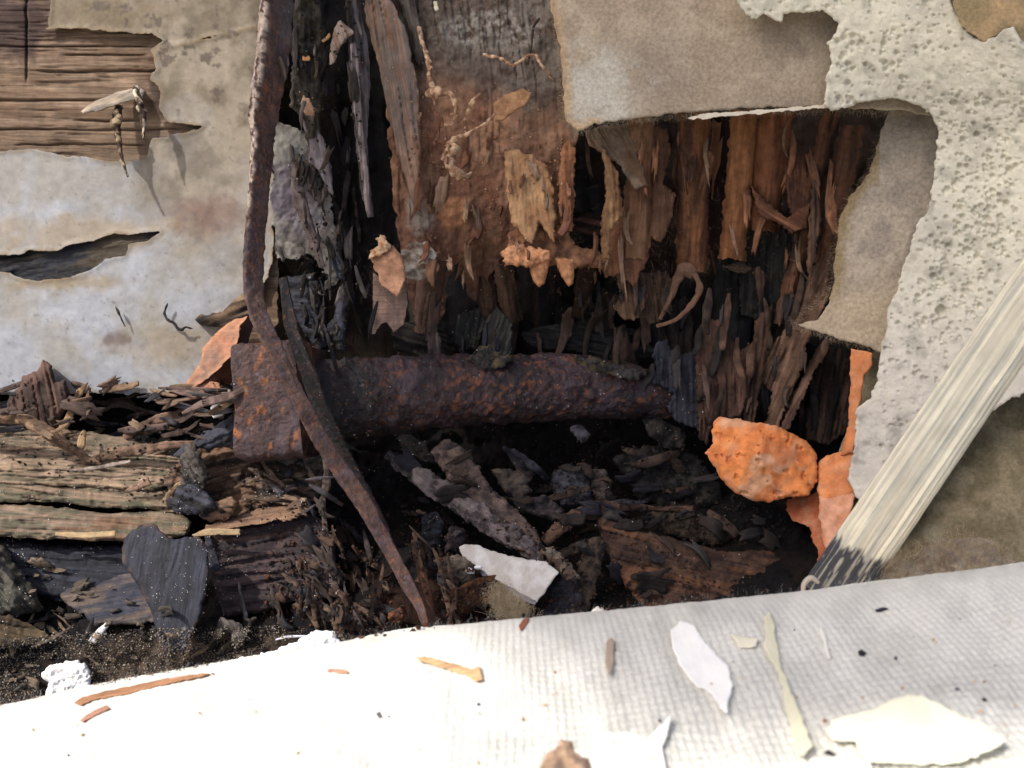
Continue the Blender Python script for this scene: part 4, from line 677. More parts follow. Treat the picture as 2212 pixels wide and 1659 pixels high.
# white shard
ws = thing('white_shard', 'wedge shaped white plaster shard lying in the dark debris at centre', 'plaster shard', 1110, 1240, .33)
piece('shard_face', [(990, 1182), (1002, 1175), (1030, 1177), (1068, 1192), (1100, 1200), (1150, 1210), (1180, 1212), (1207, 1236), (1160, 1302), (1130, 1285), (1090, 1262), (1050, 1240), (1000, 1200)], [(990, 1180, .338), (1207, 1236, .326), (1130, 1290, .322)], M['plaster'], two(C(.52, .51, .50), C(.42, .40, .37), 20, 4), ws, res=2, rag=3, rsc=10, thick=5, bulge=3, br=4, relief=addrel(lumps(1.5, 9, 4), lumps(3, 50, 4)))
piece('shard_edge', [(990, 1184), (1004, 1195), (1052, 1238), (1092, 1260), (1132, 1284), (1160, 1300), (1156, 1308), (1120, 1292), (1080, 1270), (1045, 1246), (1006, 1212)], [(990, 1184, .3395), (1160, 1302, .326), (1080, 1275, .334)], M['plaster'], C(.50, .51, .58), ws, res=2, rag=2, thick=4, relief=lumps(3, 10, 8))
for x_, y_ in ((1016, 1234), (1033, 1226)): tag(piece('plaster_crumb', [(x_ - 10, y_), (x_ - 3, y_ - 7), (x_ + 9, y_ - 4), (x_ + 8, y_ + 5), (x_ - 4, y_ + 6)], .331, M['plaster'], C(.7, .7, .74), res=1.6, rag=2, thick=3, bulge=6, br=6), 'tiny white plaster crumb at the lower edge of the white shard', 'crumb', 'crumbs at the edge of the white shard')

# ------------------------------------------------------------------ orange chunk and strip
oc = thing('orange_chunk', 'bright orange rounded chunk of rotten pulp jutting out at right above the canvas', 'orange chunk', 1650, 990, .35)
piece('chunk_face', [(1540, 912), (1552, 902), (1600, 905), (1650, 915), (1690, 922), (1730, 945), (1752, 962), (1764, 990), (1764, 1040), (1752, 1062), (1745, 1070), (1700, 1075), (1670, 1084), (1625, 1083), (1585, 1062), (1555, 1035), (1542, 1005), (1521, 978), (1540, 958), (1536, 935)],
      [(1540, 910, .362), (1760, 970, .352), (1640, 1080, .350), (1640, 990, .346)], M['orange'], two(C(.66, .235, .075), C(.52, .165, .055), 30, 8, 1, 0, C(.56, .30, .17)), oc, res=2.2, rag=6, rsc=14, thick=9, bulge=9, br=16, relief=addrel(lumps(14, 80, 7, 3), lumps(1.2, 9, 7), lumps(3, 26, 17), lambda X, Y, s: -7 * sstep(.34, .5, fbm(X, Y, 16, 3, 89))))
os_ = thing('orange_strip', 'orange and pink torn sheet curling down between the dark wood and the plaster', 'orange sheet', 1810, 1000, .35)
piece('upper_strip', [(1838, 752), (1862, 758), (1884, 764), (1886, 790), (1868, 810), (1862, 850), (1850, 940), (1845, 980), (1815, 985), (1832, 920), (1836, 850)], [(1840, 750, .345), (1885, 760, .340), (1840, 980, .345)], M['orange'], two(C(.58, .22, .09), C(.46, .17, .07), 26, 6, 3, 88), os_, res=2.2, rag=4, thick=2, bulge=4, br=5)
piece('middle_sheet', [(1815, 975), (1848, 965), (1852, 1000), (1845, 1040), (1852, 1060), (1820, 1080), (1775, 1085), (1765, 1060), (1768, 1000), (1785, 985)], [(1770, 1000, .352), (1850, 1000, .345), (1800, 1080, .344)], M['orange'], two(C(.62, .23, .08), C(.52, .2, .09), 26, 6), os_, res=2.2, rag=3, thick=2, bulge=8, br=12, relief=lumps(5, 40, 5))
piece('pink_sheet', [(1768, 1050), (1800, 1042), (1835, 1062), (1850, 1070), (1838, 1110), (1815, 1150), (1795, 1200), (1780, 1180), (1770, 1120)], [(1770, 1050, .349), (1850, 1060, .341), (1800, 1200, .335)], M['orange'], two(C(.58, .30, .20), C(.50, .22, .12), 26, 6), os_, res=2.2, rag=4, thick=2, bulge=5, br=8, relief=lumps(4, 30, 9))
piece('red_sheet', [(1700, 1078), (1770, 1060), (1790, 1120), (1800, 1180), (1800, 1270), (1755, 1268), (1765, 1230), (1770, 1190), (1745, 1140), (1715, 1125), (1700, 1100)], [(1700, 1090, .360), (1790, 1100, .350), (1780, 1260, .338)], M['orange'], two(C(.36, .105, .045), C(.28, .08, .035), 22, 6), os_, res=2.2, rag=7, thick=2, relief=lumps(5, 34, 2))

# ------------------------------------------------------------------ right: felt paper and plaster
def feltc(X, Y, s):
    c = two(C(.36, .30, .22), C(.29, .235, .17), 50, 31)(X, Y, s); c = mix(c, C(.44, .43, .37), .8 * blob(X, Y, 1290, 200, 80, 80, .7, .8, 40, 5)); c = mix(c, C(.20, .17, .14), .35 * blob(X, Y, 1420, 150, 60, 60, .7, .9, 40, 5))
    return mix(c, C(.45, .32, .19), .8 * sstep(26, 4, s + 8 * fbm(X, Y, 14, 3, 3)) * (X < 1300))
FT = [(1190, -150), (1182, -20), (1200, 60), (1212, 120), (1216, 190), (1222, 262), (1250, 284), (1285, 268), (1330, 262), (1420, 250), (1540, 240), (1660, 232), (1800, 232), (1960, 240), (2050, 260), (2450, 280), (2450, -240), (1190, -240)]
ft = thing('upper_felt', 'brown grey felt paper sheet with a hairy torn edge at the top right', 'felt paper', 1500, 150, .34)
fd = [(1190, 0, .352), (1230, 280, .346), (1800, 230, .336), (1800, -100, .335), (2200, 0, .330)]
piece('felt_sheet', FT, fd, M['felt'], feltc, ft, res=2.8, rag=5, rsc=16, thick=2.2, relief=addrel(lumps(5, 130, 5), lumps(1.0, 9, 5)), bulge=3, br=6)
piece('white_edge', [(1490, 268), (1560, 262), (1650, 254), (1700, 262), (1750, 252), (1800, 240), (1800, 228), (1700, 236), (1560, 246), (1480, 258)] if False else [(1480, 256), (1520, 246), (1600, 241), (1700, 232), (1795, 225), (1795, 233), (1700, 240), (1640, 246), (1560, 250), (1520, 258)], [(1480, 250, .3395), (1800, 230, .3325), (1600, 260, .3375)], M['plaster'], C(.62, .56, .46), ft, res=1.8, rag=4, rsc=12, thick=1)
def felt2c(X, Y, s):
    c = two(C(.37, .32, .25), C(.27, .235, .19), 40, 37)(X, Y, s); c = mix(c, C(.24, .17, .07), .8 * sstep(34, 2, s + 10 * fbm(X, Y, 20, 3, 3)) * (X < 1900) * (Y < 650)); return mix(c, C(.40, .32, .21), .6 * sstep(560, 680, Y))
f2 = thing('side_felt', 'tan felt paper piece with a pointed hairy tip hanging beside the flutes at right', 'felt paper', 1870, 500, .35)
F2P = [(1925, 225), (1960, 215), (2060, 240), (2060, 700), (1960, 770), (1905, 762), (1878, 748), (1830, 738), (1790, 725), (1745, 712), (1712, 700), (1765, 690), (1790, 655), (1800, 610), (1806, 540), (1815, 470), (1838, 420), (1880, 375), (1890, 330), (1905, 280)]
piece('felt_sheet', F2P, [(1930, 230, .350), (2040, 300, .342), (1900, 760, .342), (1720, 700, .352)], M['felt'], felt2c, f2, res=2.6, rag=6, rsc=16, thick=2.2, relief=addrel(lumps(7, 90, 15), lumps(1.2, 10, 5)), bulge=4, br=8)
def felt3c(X, Y, s): return mix(two(C(.26, .22, .14), C(.16, .135, .08), 40, 38)(X, Y, s), C(.30, .28, .20), .7 * sstep(.1, .5, fbm(X, Y, 60, 4, 66)))
f3 = piece('lower_felt', [(1790, 1040), (1900, 720), (2450, 600), (2450, 1400), (1950, 1400), (1780, 1300), (1800, 1200), (1840, 1100)], [(1800, 1100, .352), (2200, 800, .338), (2100, 1300, .320)], M['felt'], felt3c, res=3.4, rag=6, thick=2.5, relief=addrel(lumps(9, 80, 25), lumps(1.5, 12, 5)))
tag(f3, 'olive brown mouldy felt paper below the plaster at the lower right', 'felt paper')
f4 = piece('corner_felt', [(2040, -160), (2450, -160), (2450, 150), (2205, 105), (2180, 60), (2150, 75), (2130, 92), (2090, 70), (2062, 30)], .308, M['felt'], two(C(.40, .28, .15), C(.27, .21, .11), 40, 38), res=3, rag=8, thick=1.5, relief=lumps(4, 60, 25))
tag(f4, 'tan patch of felt showing at the top right corner of the plaster', 'felt paper')
# plaster with its bubbles
prg = np.random.default_rng(5); PR = []
dens = [(1800, -150, 2212, 300, 330, 3, 6.5), (1800, 60, 1960, 260, 80, 4, 9), (2000, 200, 2212, 700, 400, 3, 8), (1900, 600, 2140, 1200, 430, 2.5, 7), (1600, -60, 1800, 50, 60, 3, 6), (2060, 330, 2180, 560, 60, 5, 10), (1980, 500, 2120, 740, 70, 4, 10)]
for x0, y0, x1, y1, n_, ra, rb in dens:
    q = np.c_[prg.uniform(x0, x1, n_), prg.uniform(y0, y1, n_), ra + (rb - ra) * prg.random(n_) ** 2.2]; PR.append(q)
PR = np.r_[np.concatenate(PR), [[2032, 672, 15], [2032 - 40, 700, 10], [1998, 690, 8], [2010, 740, 7]]]
def pores(X, Y, s):
    r = np.zeros(len(X)); order = np.argsort(X); Xs, Ys = X[order], Y[order]
    rs = np.zeros(len(X))
    for cx, cy, R in PR * np.array([1, 1, .82]):
        a, b = np.searchsorted(Xs, (cx - R * 1.3, cx + R * 1.3)); dd = np.hypot(Xs[a:b] - cx, (Ys[a:b] - cy)) / R
        rs[a:b] = np.minimum(rs[a:b], np.where(dd < 1, -R * 1.25 * np.sqrt(np.clip(1 - dd * dd, 0, 1)), 0)); rs[a:b] += np.where((dd >= 1) & (dd < 1.25), .5, 0)
    r[order] = rs; return r
PL = [(1592, -200), (1590, 0), (1600, 18), (1612, 34), (1632, 40), (1650, 32), (1668, 42), (1690, 50), (1692, 30), (1740, 26), (1775, 22), (1795, 34), (1810, 50), (1806, 72), (1788, 95), (1795, 130), (1786, 165), (1784, 205), (1778, 225), (1795, 242), (1815, 236), (1850, 225), (1900, 216), (1935, 212), (1962, 218), (1985, 228), (2008, 245), (2020, 265), (2028, 290), (2020, 330), (2014, 400), (2005, 455), (1985, 480), (1975, 500), (1968, 545), (1950, 570), (1946, 600), (1935, 635), (1918, 665), (1912, 720), (1900, 770), (1895, 820), (1880, 860), (1850, 880), (1848, 960), (1838, 1000), (1830, 1035), (1845, 1065), (1862, 1090), (1855, 1150), (1960, 1150), (2050, 1000), (2120, 905), (2180, 862), (2220, 850), (2450, 830), (2450, 120), (2215, 100), (2190, 60), (2165, 62), (2150, 78), (2120, 90), (2092, 70), (2070, 32), (2052, 5), (2040, -200)]
pd = [(1600, 0, .3285), (1800, 240, .330), (2200, 100, .303), (2020, 300, .328), (1930, 640, .333), (1840, 1040, .338), (2200, 850, .315), (1880, 1150, .332)]
def plc(X, Y, s): return mix(two(C(.62, .60, .485), C(.54, .52, .43), 90, 41)(X, Y, s), C(.55, .52, .47), sstep(500, 900, Y) * .8) * (1 - .30 * sstep(.05, .5, fbm(X, Y, 34, 5, 71)))[:, None]
pl = piece('plaster_coat', PL, pd, M['plaster'], plc, res=2.3, rag=6, rsc=12, thick=4, bulge=4, br=6, relief=addrel(pores, lumps(7, 120, 9), lumps(2.0, 13, 9), lumps(.7, 5, 3)))
tag(pl, 'thick cream white plaster full of small bubble holes along the right side', 'plaster')

# weathered stick with a black end
def stickc(s, t, n):
    L = s.max(); c = mix(C(.62, .585, .47), C(.80, .76, .60), sstep(-.2, .3, fbm(s / 60, t * 400, 7, 3, 6))); c = mix(c, C(.36, .38, .35), .6 * sstep(.08, .3, fbm(s / 45, t * 400, 10, 3, 16)))
    k = sstep(-9, 9, s - (L - 128) + 26 * fbm(s / 9, t * 400, 9, 3, 4)); k = k * (1 - .5 * sstep(.16, .3, fbm(s / 9, t * 500, 8, 3, 14))); return mix(c, C(.055, .058, .068), k)
def grooves(u, t): return 1 + .030 * np.sin(t * 62 * 3.14159) + .03 * np.minimum(0, np.cos((t - .70) * 60) * (np.abs(t - .70) < .05) * -1) - .05 * np.exp(-((t - .64) / .008) ** 2)
tag(tube('weathered_stick', line3(2448, 322, .240, 1792, 1290, .296, 116, 120), M['stick'], stickc, res=2.6, seg=170, flat=.42, expo=2.8, twist=8, noise=.01, nsc=40, lump=grooves), 'weathered cream stick with long grooves and a blackened end leaning at the right', 'stick')
tag(tube('plaster_curl', [(1735, 1288, .264, 10), (1737, 1262, .264, 11), (1752, 1248, .264, 12), (1768, 1258, .264, 8)], M['plaster'], C(.45, .40, .34), res=2, seg=14, noise=.1, flat=1.5), 'small pale curl at the foot of the weathered stick', 'curl')
fluff = piece('fluff', [(1890, 1240), (1930, 1215), (1960, 1210), (2000, 1185), (2040, 1165), (2080, 1160), (2130, 1170), (2160, 1200), (2200, 1215), (2212, 1260), (1900, 1280)], .290, M['felt'], two(C(.36, .30, .22), C(.25, .20, .15), 16, 38), res=3, rag=12, rsc=22, thick=12, bulge=26, br=30, relief=addrel(lumps(30, 34, 4), lumps(6, 9, 4)))
tag(fluff, 'clump of brown grey wool fluff right of the blackened stick end', 'fluff')

# ------------------------------------------------------------------ canvas cloth at the bottom
EDGE = np.array([(-300, 1560), (0, 1522), (150, 1490), (300, 1462), (450, 1436), (600, 1408), (740, 1384), (900, 1357), (1060, 1338), (1230, 1326), (1380, 1310), (1500, 1298), (1720, 1278), (1900, 1256), (2050, 1236), (2212, 1216), (2500, 1180)], float)
ey = lambda x: np.interp(x, EDGE[:, 0], EDGE[:, 1])
def canvd(X, Y):
    t = (Y - ey(X)) / 420.0; t2 = np.clip(t, 0, 2)
    return .262 + .018 * np.clip((600 - X) / 900, -.4, 1) - .070 * np.sqrt(np.clip(t2 + .004, 0, 9)) * .8 - .030 * t2 + .0045 * fbm(X, Y, 260, 3, 4) + .0022 * fbm(X, Y * 2, 420, 2, 14)
def weave(X, Y, s):
    z = canvd(X, Y); pit = .0018                                     # thread spacing, metres
    p = P(X, Y, z); u = (p @ RT) / pit + .25 * fbm(X, Y, 180, 3, 5); t = (p @ (UPV * .55 - FW * .83)) / pit + .4 * fbm(X, Y, 200, 3, 6)
    a = .5 + .5 * np.cos(2 * math.pi * u); b = .5 + .5 * np.cos(2 * math.pi * t); wi, wj = np.round(u), np.round(t)
    h = np.maximum(a ** .5 * (.75 + .3 * np.cos(math.pi * (t + wi))), b ** .5 * (.75 - .3 * np.cos(math.pi * (u + wj)))) + .3 * fbm(X, Y, 11, 3, 3)
    return h * .0008 / (z / FPX)
CV = [(x_, float(ey(x_)) + 5 * float(fbm(np.array([x_]), np.array([0.]), 170, 3, 61)[0])) for x_ in np.arange(-300, 2501, 40)] + [(2500, 2150), (-300, 2150)]
cv = piece('canvas_cloth', CV, canvd, M['cloth'], (lambda X, Y, s: two(C(.64, .635, .58), C(.56, .555, .505), 60, 5)(X, Y, s) * (1 - .16 * sstep(.2, .6, fbm(X, Y, 90, 5, 81)))[:, None]), res=2.6, rag=1.5, rsc=8, thick=3, back=False, relief=weave)
tag(cv, 'coarse white canvas cloth folded across the bottom of the picture', 'cloth')
# white plaster at the cloth edge
for lab, poly, d_ in (('jagged white plaster lump behind the cloth edge at the lower left', [(88, 1455), (110, 1435), (150, 1425), (185, 1432), (198, 1460), (195, 1500), (90, 1512), (104, 1475)], .300),
                      ('long crumbly white plaster ridge lying along the cloth edge left of centre', [(430, 1450), (520, 1420), (590, 1405), (640, 1385), (690, 1360), (725, 1368), (745, 1395), (740, 1420), (560, 1450), (440, 1470)], .292)):
    tag(piece('plaster_lump', poly, d_, M['plaster'], C(.82, .82, .82), res=2, rag=7, rsc=12, thick=8, bulge=14, br=16, relief=addrel(lumps(8, 14, 4), lumps(3, 6, 5))), lab, 'plaster')
tag(piece('plaster_crumb', [(1278, 1318), (1290, 1310), (1305, 1312), (1308, 1326), (1290, 1332), (1275, 1330)], .262, M['plaster'], C(.75, .74, .7), res=2, rag=5, thick=4, bulge=6, br=8), 'white plaster crumb sitting on the middle of the cloth edge', 'crumb')
tag(tube('white_sliver', [(672, 1561 - 210, .306, 4), (700, 1349, .305, 6), (745 - 10, 1352, .305, 4)] if False else [(596, 1382, .306, 4), (620, 1376, .305, 6), (660, 1374, .305, 4)], M['plaster'], C(.55, .55, .65), res=2.5, seg=12), 'thin curved white sliver behind the long plaster ridge', 'sliver')
tag(piece('white_chip', [(190, 1385), (208, 1360), (228, 1345), (236, 1350), (220, 1375), (205, 1390)], .308, M['plaster'], C(.55, .55, .57), res=2, rag=3, thick=3, bulge=4, br=5), 'oval white chip lying in the grit left of the heart slab tip', 'chip')

def onc(x, y, up=0.0006):
    return float(canvd(np.array([x]), np.array([y]))[0]) - up
CF = [ # label, poly, colour, thick, lift
 ('large cream paint flake with a curled left rim lying on the cloth at lower right', [(1785, 1580), (1800, 1555), (1850, 1540), (1895, 1528), (1925, 1514), (1960, 1500), (1990, 1502), (2030, 1520), (2080, 1548), (2120, 1560), (2175, 1600), (2150, 1615), (2080, 1645), (1990, 1652), (1900, 1648), (1870, 1645), (1850, 1600), (1800, 1600)], C(.90, .88, .68), 1.5, .006),
 ('fat white paint flake lying on the centre right of the cloth', [(1448, 1360), (1470, 1342), (1500, 1350), (1520, 1385), (1545, 1410), (1575, 1440), (1582, 1480), (1570, 1540), (1555, 1532), (1540, 1500), (1500, 1480), (1470, 1440), (1452, 1400)], C(.93, .93, .89), 2.5, .004),
 ('twisted cream paper strip standing on the cloth right of the fat white flake', [(1650, 1335), (1662, 1322), (1672, 1350), (1680, 1395), (1690, 1440), (1705, 1480), (1730, 1540), (1755, 1610), (1735, 1632), (1720, 1620), (1705, 1560), (1692, 1500), (1680, 1450), (1650, 1400), (1655, 1370)], C(.74, .71, .52), 1.0, .005),
 ('small cream flake between the fat white flake and the twisted strip', [(1578, 1368), (1600, 1372), (1640, 1380), (1632, 1395), (1600, 1400), (1588, 1385)], C(.80, .76, .60), 1.2, .003),
 ('white paint flake at the bottom edge under the large cream flake', [(1750, 1640), (1800, 1636), (1850, 1640), (1885, 1655), (1890, 1700), (1750, 1700)], C(.85, .85, .80), 2, .004),
 ('narrow white peel lying near the right of the cloth', [(1770, 1360), (1776, 1352), (1790, 1390), (1796, 1425), (1788, 1424), (1778, 1390)], C(.78, .77, .70), 1, .002),
 ('curved cream peel on the bottom edge left of the spiky white peel', [(1270, 1600), (1300, 1570), (1345, 1600), (1375, 1640), (1400, 1700), (1330, 1700), (1300, 1640)], C(.86, .84, .72), 1.5, .005),
 ('broad spiky white peel at the bottom centre of the cloth', [(1310, 1590), (1350, 1580), (1400, 1595), (1425, 1570), (1448, 1545), (1442, 1585), (1430, 1610), (1440, 1660), (1430, 1710), (1330, 1710)], C(.88, .87, .80), 1.5, .006),
 ('pale brown peel standing on the cloth below its middle edge', [(1312, 1385), (1322, 1376), (1328, 1400), (1326, 1440), (1316, 1460), (1306, 1440)], C(.40, .32, .24), 1.2, .005),
 ('long reddish brown splinter lying on the left part of the cloth edge', [(158, 1518), (180, 1505), (240, 1490), (330, 1472), (400, 1458), (460, 1454), (420, 1465), (350, 1480), (260, 1502), (200, 1512), (175, 1524)], C(.33, .17, .09), 2, .003),
 ('short reddish brown splinter below the long one at left', [(172, 1556), (200, 1535), (230, 1524), (238, 1530), (205, 1545), (180, 1560)], C(.36, .19, .13), 1.5, .002),
 ('straw coloured splinter with a hooked end on the left centre of the cloth', [(900, 1420), (920, 1418), (980, 1434), (1020, 1446), (1036, 1440), (1042, 1468), (1030, 1472), (1000, 1456), (940, 1438), (905, 1428)], C(.52, .33, .17), 1.5, .003),
 ('rust coloured sliver lying on the cloth left of the straw splinter', [(705, 1448), (720, 1444), (745, 1448), (755, 1453), (730, 1455)], C(.42, .22, .14), 1.2, .002),
 ('reddish brown chip hanging over the cloth edge at centre', [(1120, 1352), (1135, 1335), (1145, 1332), (1138, 1350), (1125, 1362)], C(.30, .12, .07), 1.5, .002),
 ('black oblong crumb on the right part of the cloth', [(1890, 1317), (1905, 1311), (1920, 1314), (1905, 1322), (1893, 1322)], C(.02, .02, .03), 2, .001),
 ('round black crumb on the right part of the cloth', [(1854, 1408), (1862, 1402), (1872, 1410), (1866, 1418), (1856, 1416)], C(.02, .02, .025), 2, .001),
 ('black crumb on the cloth left of the large cream flake', [(1780, 1625), (1790, 1618), (1808, 1630), (1800, 1636)], C(.02, .02, .03), 2, .001),
 ('grey crumb on the left of the cloth', [(812, 1542), (820, 1536), (826, 1548), (818, 1552)], C(.10, .10, .11), 2, .001),
]
for lab, poly, c_, th_, lift in CF:
    q = np.array(poly, float); cx, cy = q.mean(0)
    nm = 'splinter' if 'splinter' in lab or 'sliver' in lab else ('crumb' if 'crumb' in lab else 'paint_flake')
    tag(piece(nm, poly, (lambda l, cx, cy, w_: lambda X, Y: canvd(X, Y) - .0008 - l * (.25 + .75 * np.clip(np.hypot(X - cx, Y - cy) / w_, 0, 1) ** 2 * .6))(lift, cx, cy, np.ptp(q, 0).max() / 2), M['flake'] if nm == 'paint_flake' else M['wood'], c_, res=2, rag=5 if nm == 'paint_flake' else 2, rsc=13, thick=th_, bulge=3, br=5, relief=lumps(4, 40, 7), grain=-12), lab, nm.replace('_', ' '))
tag(piece('brown_lump', [(1150, 1660), (1170, 1630), (1200, 1620), (1212, 1598), (1235, 1602), (1240, 1625), (1270, 1640), (1290, 1690), (1150, 1710)], lambda X, Y: canvd(X, Y) - .003, M['pulp'], two(C(.42, .28, .18), C(.20, .14, .11), 20, 5, 1, 0, C(.62, .55, .46)), res=2.4, rag=5, thick=6, bulge=26, br=26, relief=lumps(6, 20, 5)), 'mottled brown lump on the cloth at the bottom centre', 'lump')

# ------------------------------------------------------------------ tufts and loose hairs
def edge_fibres(name, pts, n, length, rad, pal, m, out, parent=None, label=None, d=None, curl=.6, jit=6, cat='fibres'):
    p = np.array(pts, float); L = np.r_[0, np.cumsum(np.linalg.norm(np.diff(p[:, :2], axis=0), axis=1))]; t = rng.uniform(0, L[-1], n)
    x = np.interp(t, L, p[:, 0]) + rng.normal(0, jit, n); y = np.interp(t, L, p[:, 1]) + rng.normal(0, jit, n)
    dd = np.interp(t, L, p[:, 2]) if d is None else d(x, y)
    dr = out[0] * RT + out[1] * UPV - out[2] * FW; return fibres(name, P(x, y, dd), np.tile(dr, (n, 1)), length, rad, pal, m, parent, label, curl, cat=cat)
FTN = [(.42, .34, .24), (.36, .29, .18), (.30, .22, .12), (.5, .42, .3)]
edge_fibres('torn_fringe', [(1225, 262, .345), (1250, 284, .345), (1290, 268, .344), (1420, 252, .342), (1560, 242, .339), (1800, 234, .335), (1960, 242, .334)], 1500, (.6, 2.6), .035, FTN, M['felt'], (0, -1, -.1), ft, jit=5)
edge_fibres('torn_fringe', [(1186, -20, .350), (1204, 60, .350), (1214, 120, .349), (1220, 262, .345)], 600, (.6, 2.2), .035, [(.5, .36, .2), (.42, .3, .18)], M['felt'], (-1, -.2, 0), ft, jit=5)
edge_fibres('torn_fringe', [(1905, 290, .351), (1885, 370, .350), (1838, 425, .349), (1812, 500, .348), (1800, 620, .347), (1712, 700, .351)], 900, (.6, 2.4), .035, FTN, M['felt'], (-1, -.3, 0), f2, jit=6)
edge_fibres('torn_fringe', [(1712, 701, .351), (1790, 726, .349), (1880, 749, .344), (1905, 762, .343)], 500, (.6, 2.4), .035, FTN, M['felt'], (-.2, -1, 0), f2, jit=4)
edge_fibres('cloth_fuzz', [(a, b, 0) for a, b in EDGE[1:16]], 420, (.6, 2.6), .016, [(.75, .75, .72)], M['cloth'], (0, 1, .2), cv, d=lambda x, y: canvd(x, ey(x) + 3) * np.ones(len(x)), jit=3)
edge_fibres('felt_tuft', [(1075, 1290, .315), (1110, 1325, .305), (1125, 1345, .300)], 2600, (3, 7.5), .05, [(.42, .34, .22), (.52, .45, .32), (.33, .25, .15)], M['felt'], (0, .6, .3), label='fluffy tan tuft of fibres behind the cloth edge below the white shard', jit=13, curl=1.0, cat='tuft')
edge_fibres('wool_hairs', [(1900, 1240, .285), (2000, 1190, .283), (2080, 1165, .283), (2180, 1215, .283)], 900, (2, 6), .04, FTN, M['felt'], (0, 1, .3), fluff, jit=12, curl=1.0)
edge_fibres('rot_hairs', [(1100, 480, .362), (1230, 560, .37), (1400, 540, .372), (1600, 480, .375), (1760, 500, .37)], 500, (2, 7), .03, [(.42, .28, .17), (.3, .18, .1)], M['pulp'], (0, -.6, .5), label='fine hairs hanging from the rotten flutes', jit=60, curl=.9)
edge_fibres('dark_hairs', [(620, 420, .37), (700, 600, .375), (860, 560, .35), (960, 320, .36), (1040, 230, .36)], 420, (2, 7), .028, [(.3, .22, .17), (.12, .09, .08)], M['pulp'], (0, -.3, .5), label='fine root hairs between the strap and the panel', jit=40, curl=1.0)

# ------------------------------------------------------------------ strewn splinters (each a thing) and grit (masses)
sg = np.random.default_rng(21)
def strew(n, poly, col, wr, lr, group, label, near=0, angs=(0, 180)):
    poly = np.array(poly, float); k = 0
    while k < n:
        x, y = sg.uniform(poly.min(0), poly.max(0))
        if sdf(poly, np.array([x]), np.array([y]))[0] < 0 or any(sdf(e, np.array([x]), np.array([y]))[0] > -15 for e in CLEAN[:8]): continue
        d = float(zat(x, y)); 
        if d > 1: d = .36
        l = lr[0] + (lr[1] - lr[0]) * sg.random() ** 1.6; w_ = sg.uniform(*wr); a = math.radians(sg.uniform(*angs)); dx, dy = math.cos(a) * l / 2, math.sin(a) * l / 2; q = sg.normal(0, 2, 4); tl = sg.normal(0, .003)
        c = np.array(col[sg.integers(len(col))]) * sg.uniform(.7, 1.3)
        o = tube('wood_sliver', [(x - dx, y - dy, d - .001 - tl, w_ * .4), (x - dx * .3 + q[0], y - dy * .3 + q[1], d - .0025, w_), (x + dx * .4 + q[2], y + dy * .4 + q[3], d - .0025, w_ * .9), (x + dx, y + dy, d - .001 + tl, w_ * .7)],
                 M['wood'], (lambda cc: lambda s, t, nn: mix(cc * .6, cc * 1.4, sstep(-.3, .3, nn)))(c), flat=.4, noise=.13, nsc=14, res=5, seg=10, expo=5, twist=float(sg.uniform(-40, 40))); tag(o, label, 'splinter', group); k += 1
strew(60, [(760, 1130), (1000, 1180), (980, 1330), (760, 1370), (600, 1340), (640, 1180)], [(.10, .065, .045), (.075, .042, .03), (.045, .036, .036)], (5, 16), (30, 110), 'slivers around the strap foot', 'small dark brown wood sliver lying in the litter around the strap foot', angs=(30, 100))
strew(34, [(-60, 830), (480, 830), (500, 900), (430, 935), (-60, 935)], [(.15, .095, .06), (.09, .06, .05), (.05, .045, .05)], (7, 20), (50, 170), 'slivers at the foot of the painted board', 'dull brown wood sliver in the litter at the foot of the painted board', angs=(-30, 20))
strew(26, [(540, 1000), (720, 1000), (760, 1110), (640, 1110), (480, 1100)], [(.12, .08, .055), (.04, .035, .04)], (6, 16), (30, 100), 'slivers under the bolt head', 'small brown sliver in the litter under the bolt head', angs=(-40, 60))
strew(22, [(1150, 960), (1560, 980), (1680, 1130), (1560, 1180), (1250, 1120), (1050, 1060)], [(.03, .024, .022), (.05, .033, .025), (.02, .02, .026)], (8, 26), (30, 110), 'slivers in the hollow under the bolt', 'dark sliver of wood in the hollow under the bolt', angs=(-30, 50))
strew(30, [(620, 330), (780, 330), (820, 760), (700, 780), (600, 560)], [(.03, .025, .022), (.06, .05, .047), (.015, .013, .015)], (5, 14), (40, 140), 'slivers in the gap right of the strap', 'thin dark sliver hanging in the gap right of the strap', angs=(65, 110))
strew(24, [(1250, 620), (1800, 620), (1760, 900), (1500, 900), (1250, 760)], [(.045, .03, .022), (.08, .045, .03), (.02, .018, .018)], (8, 22), (50, 150), 'slivers hanging behind the bolt end', 'dark brown sliver hanging in the shade above and behind the bolt end', angs=(75, 115))
strew(30, [(60, 1330), (560, 1340), (560, 1420), (120, 1470), (-40, 1470)], [(.12, .09, .06), (.06, .05, .045), (.2, .14, .08)], (4, 12), (20, 70), 'slivers in the grit by the cloth', 'small wood sliver lying in the grit beside the cloth at lower left')
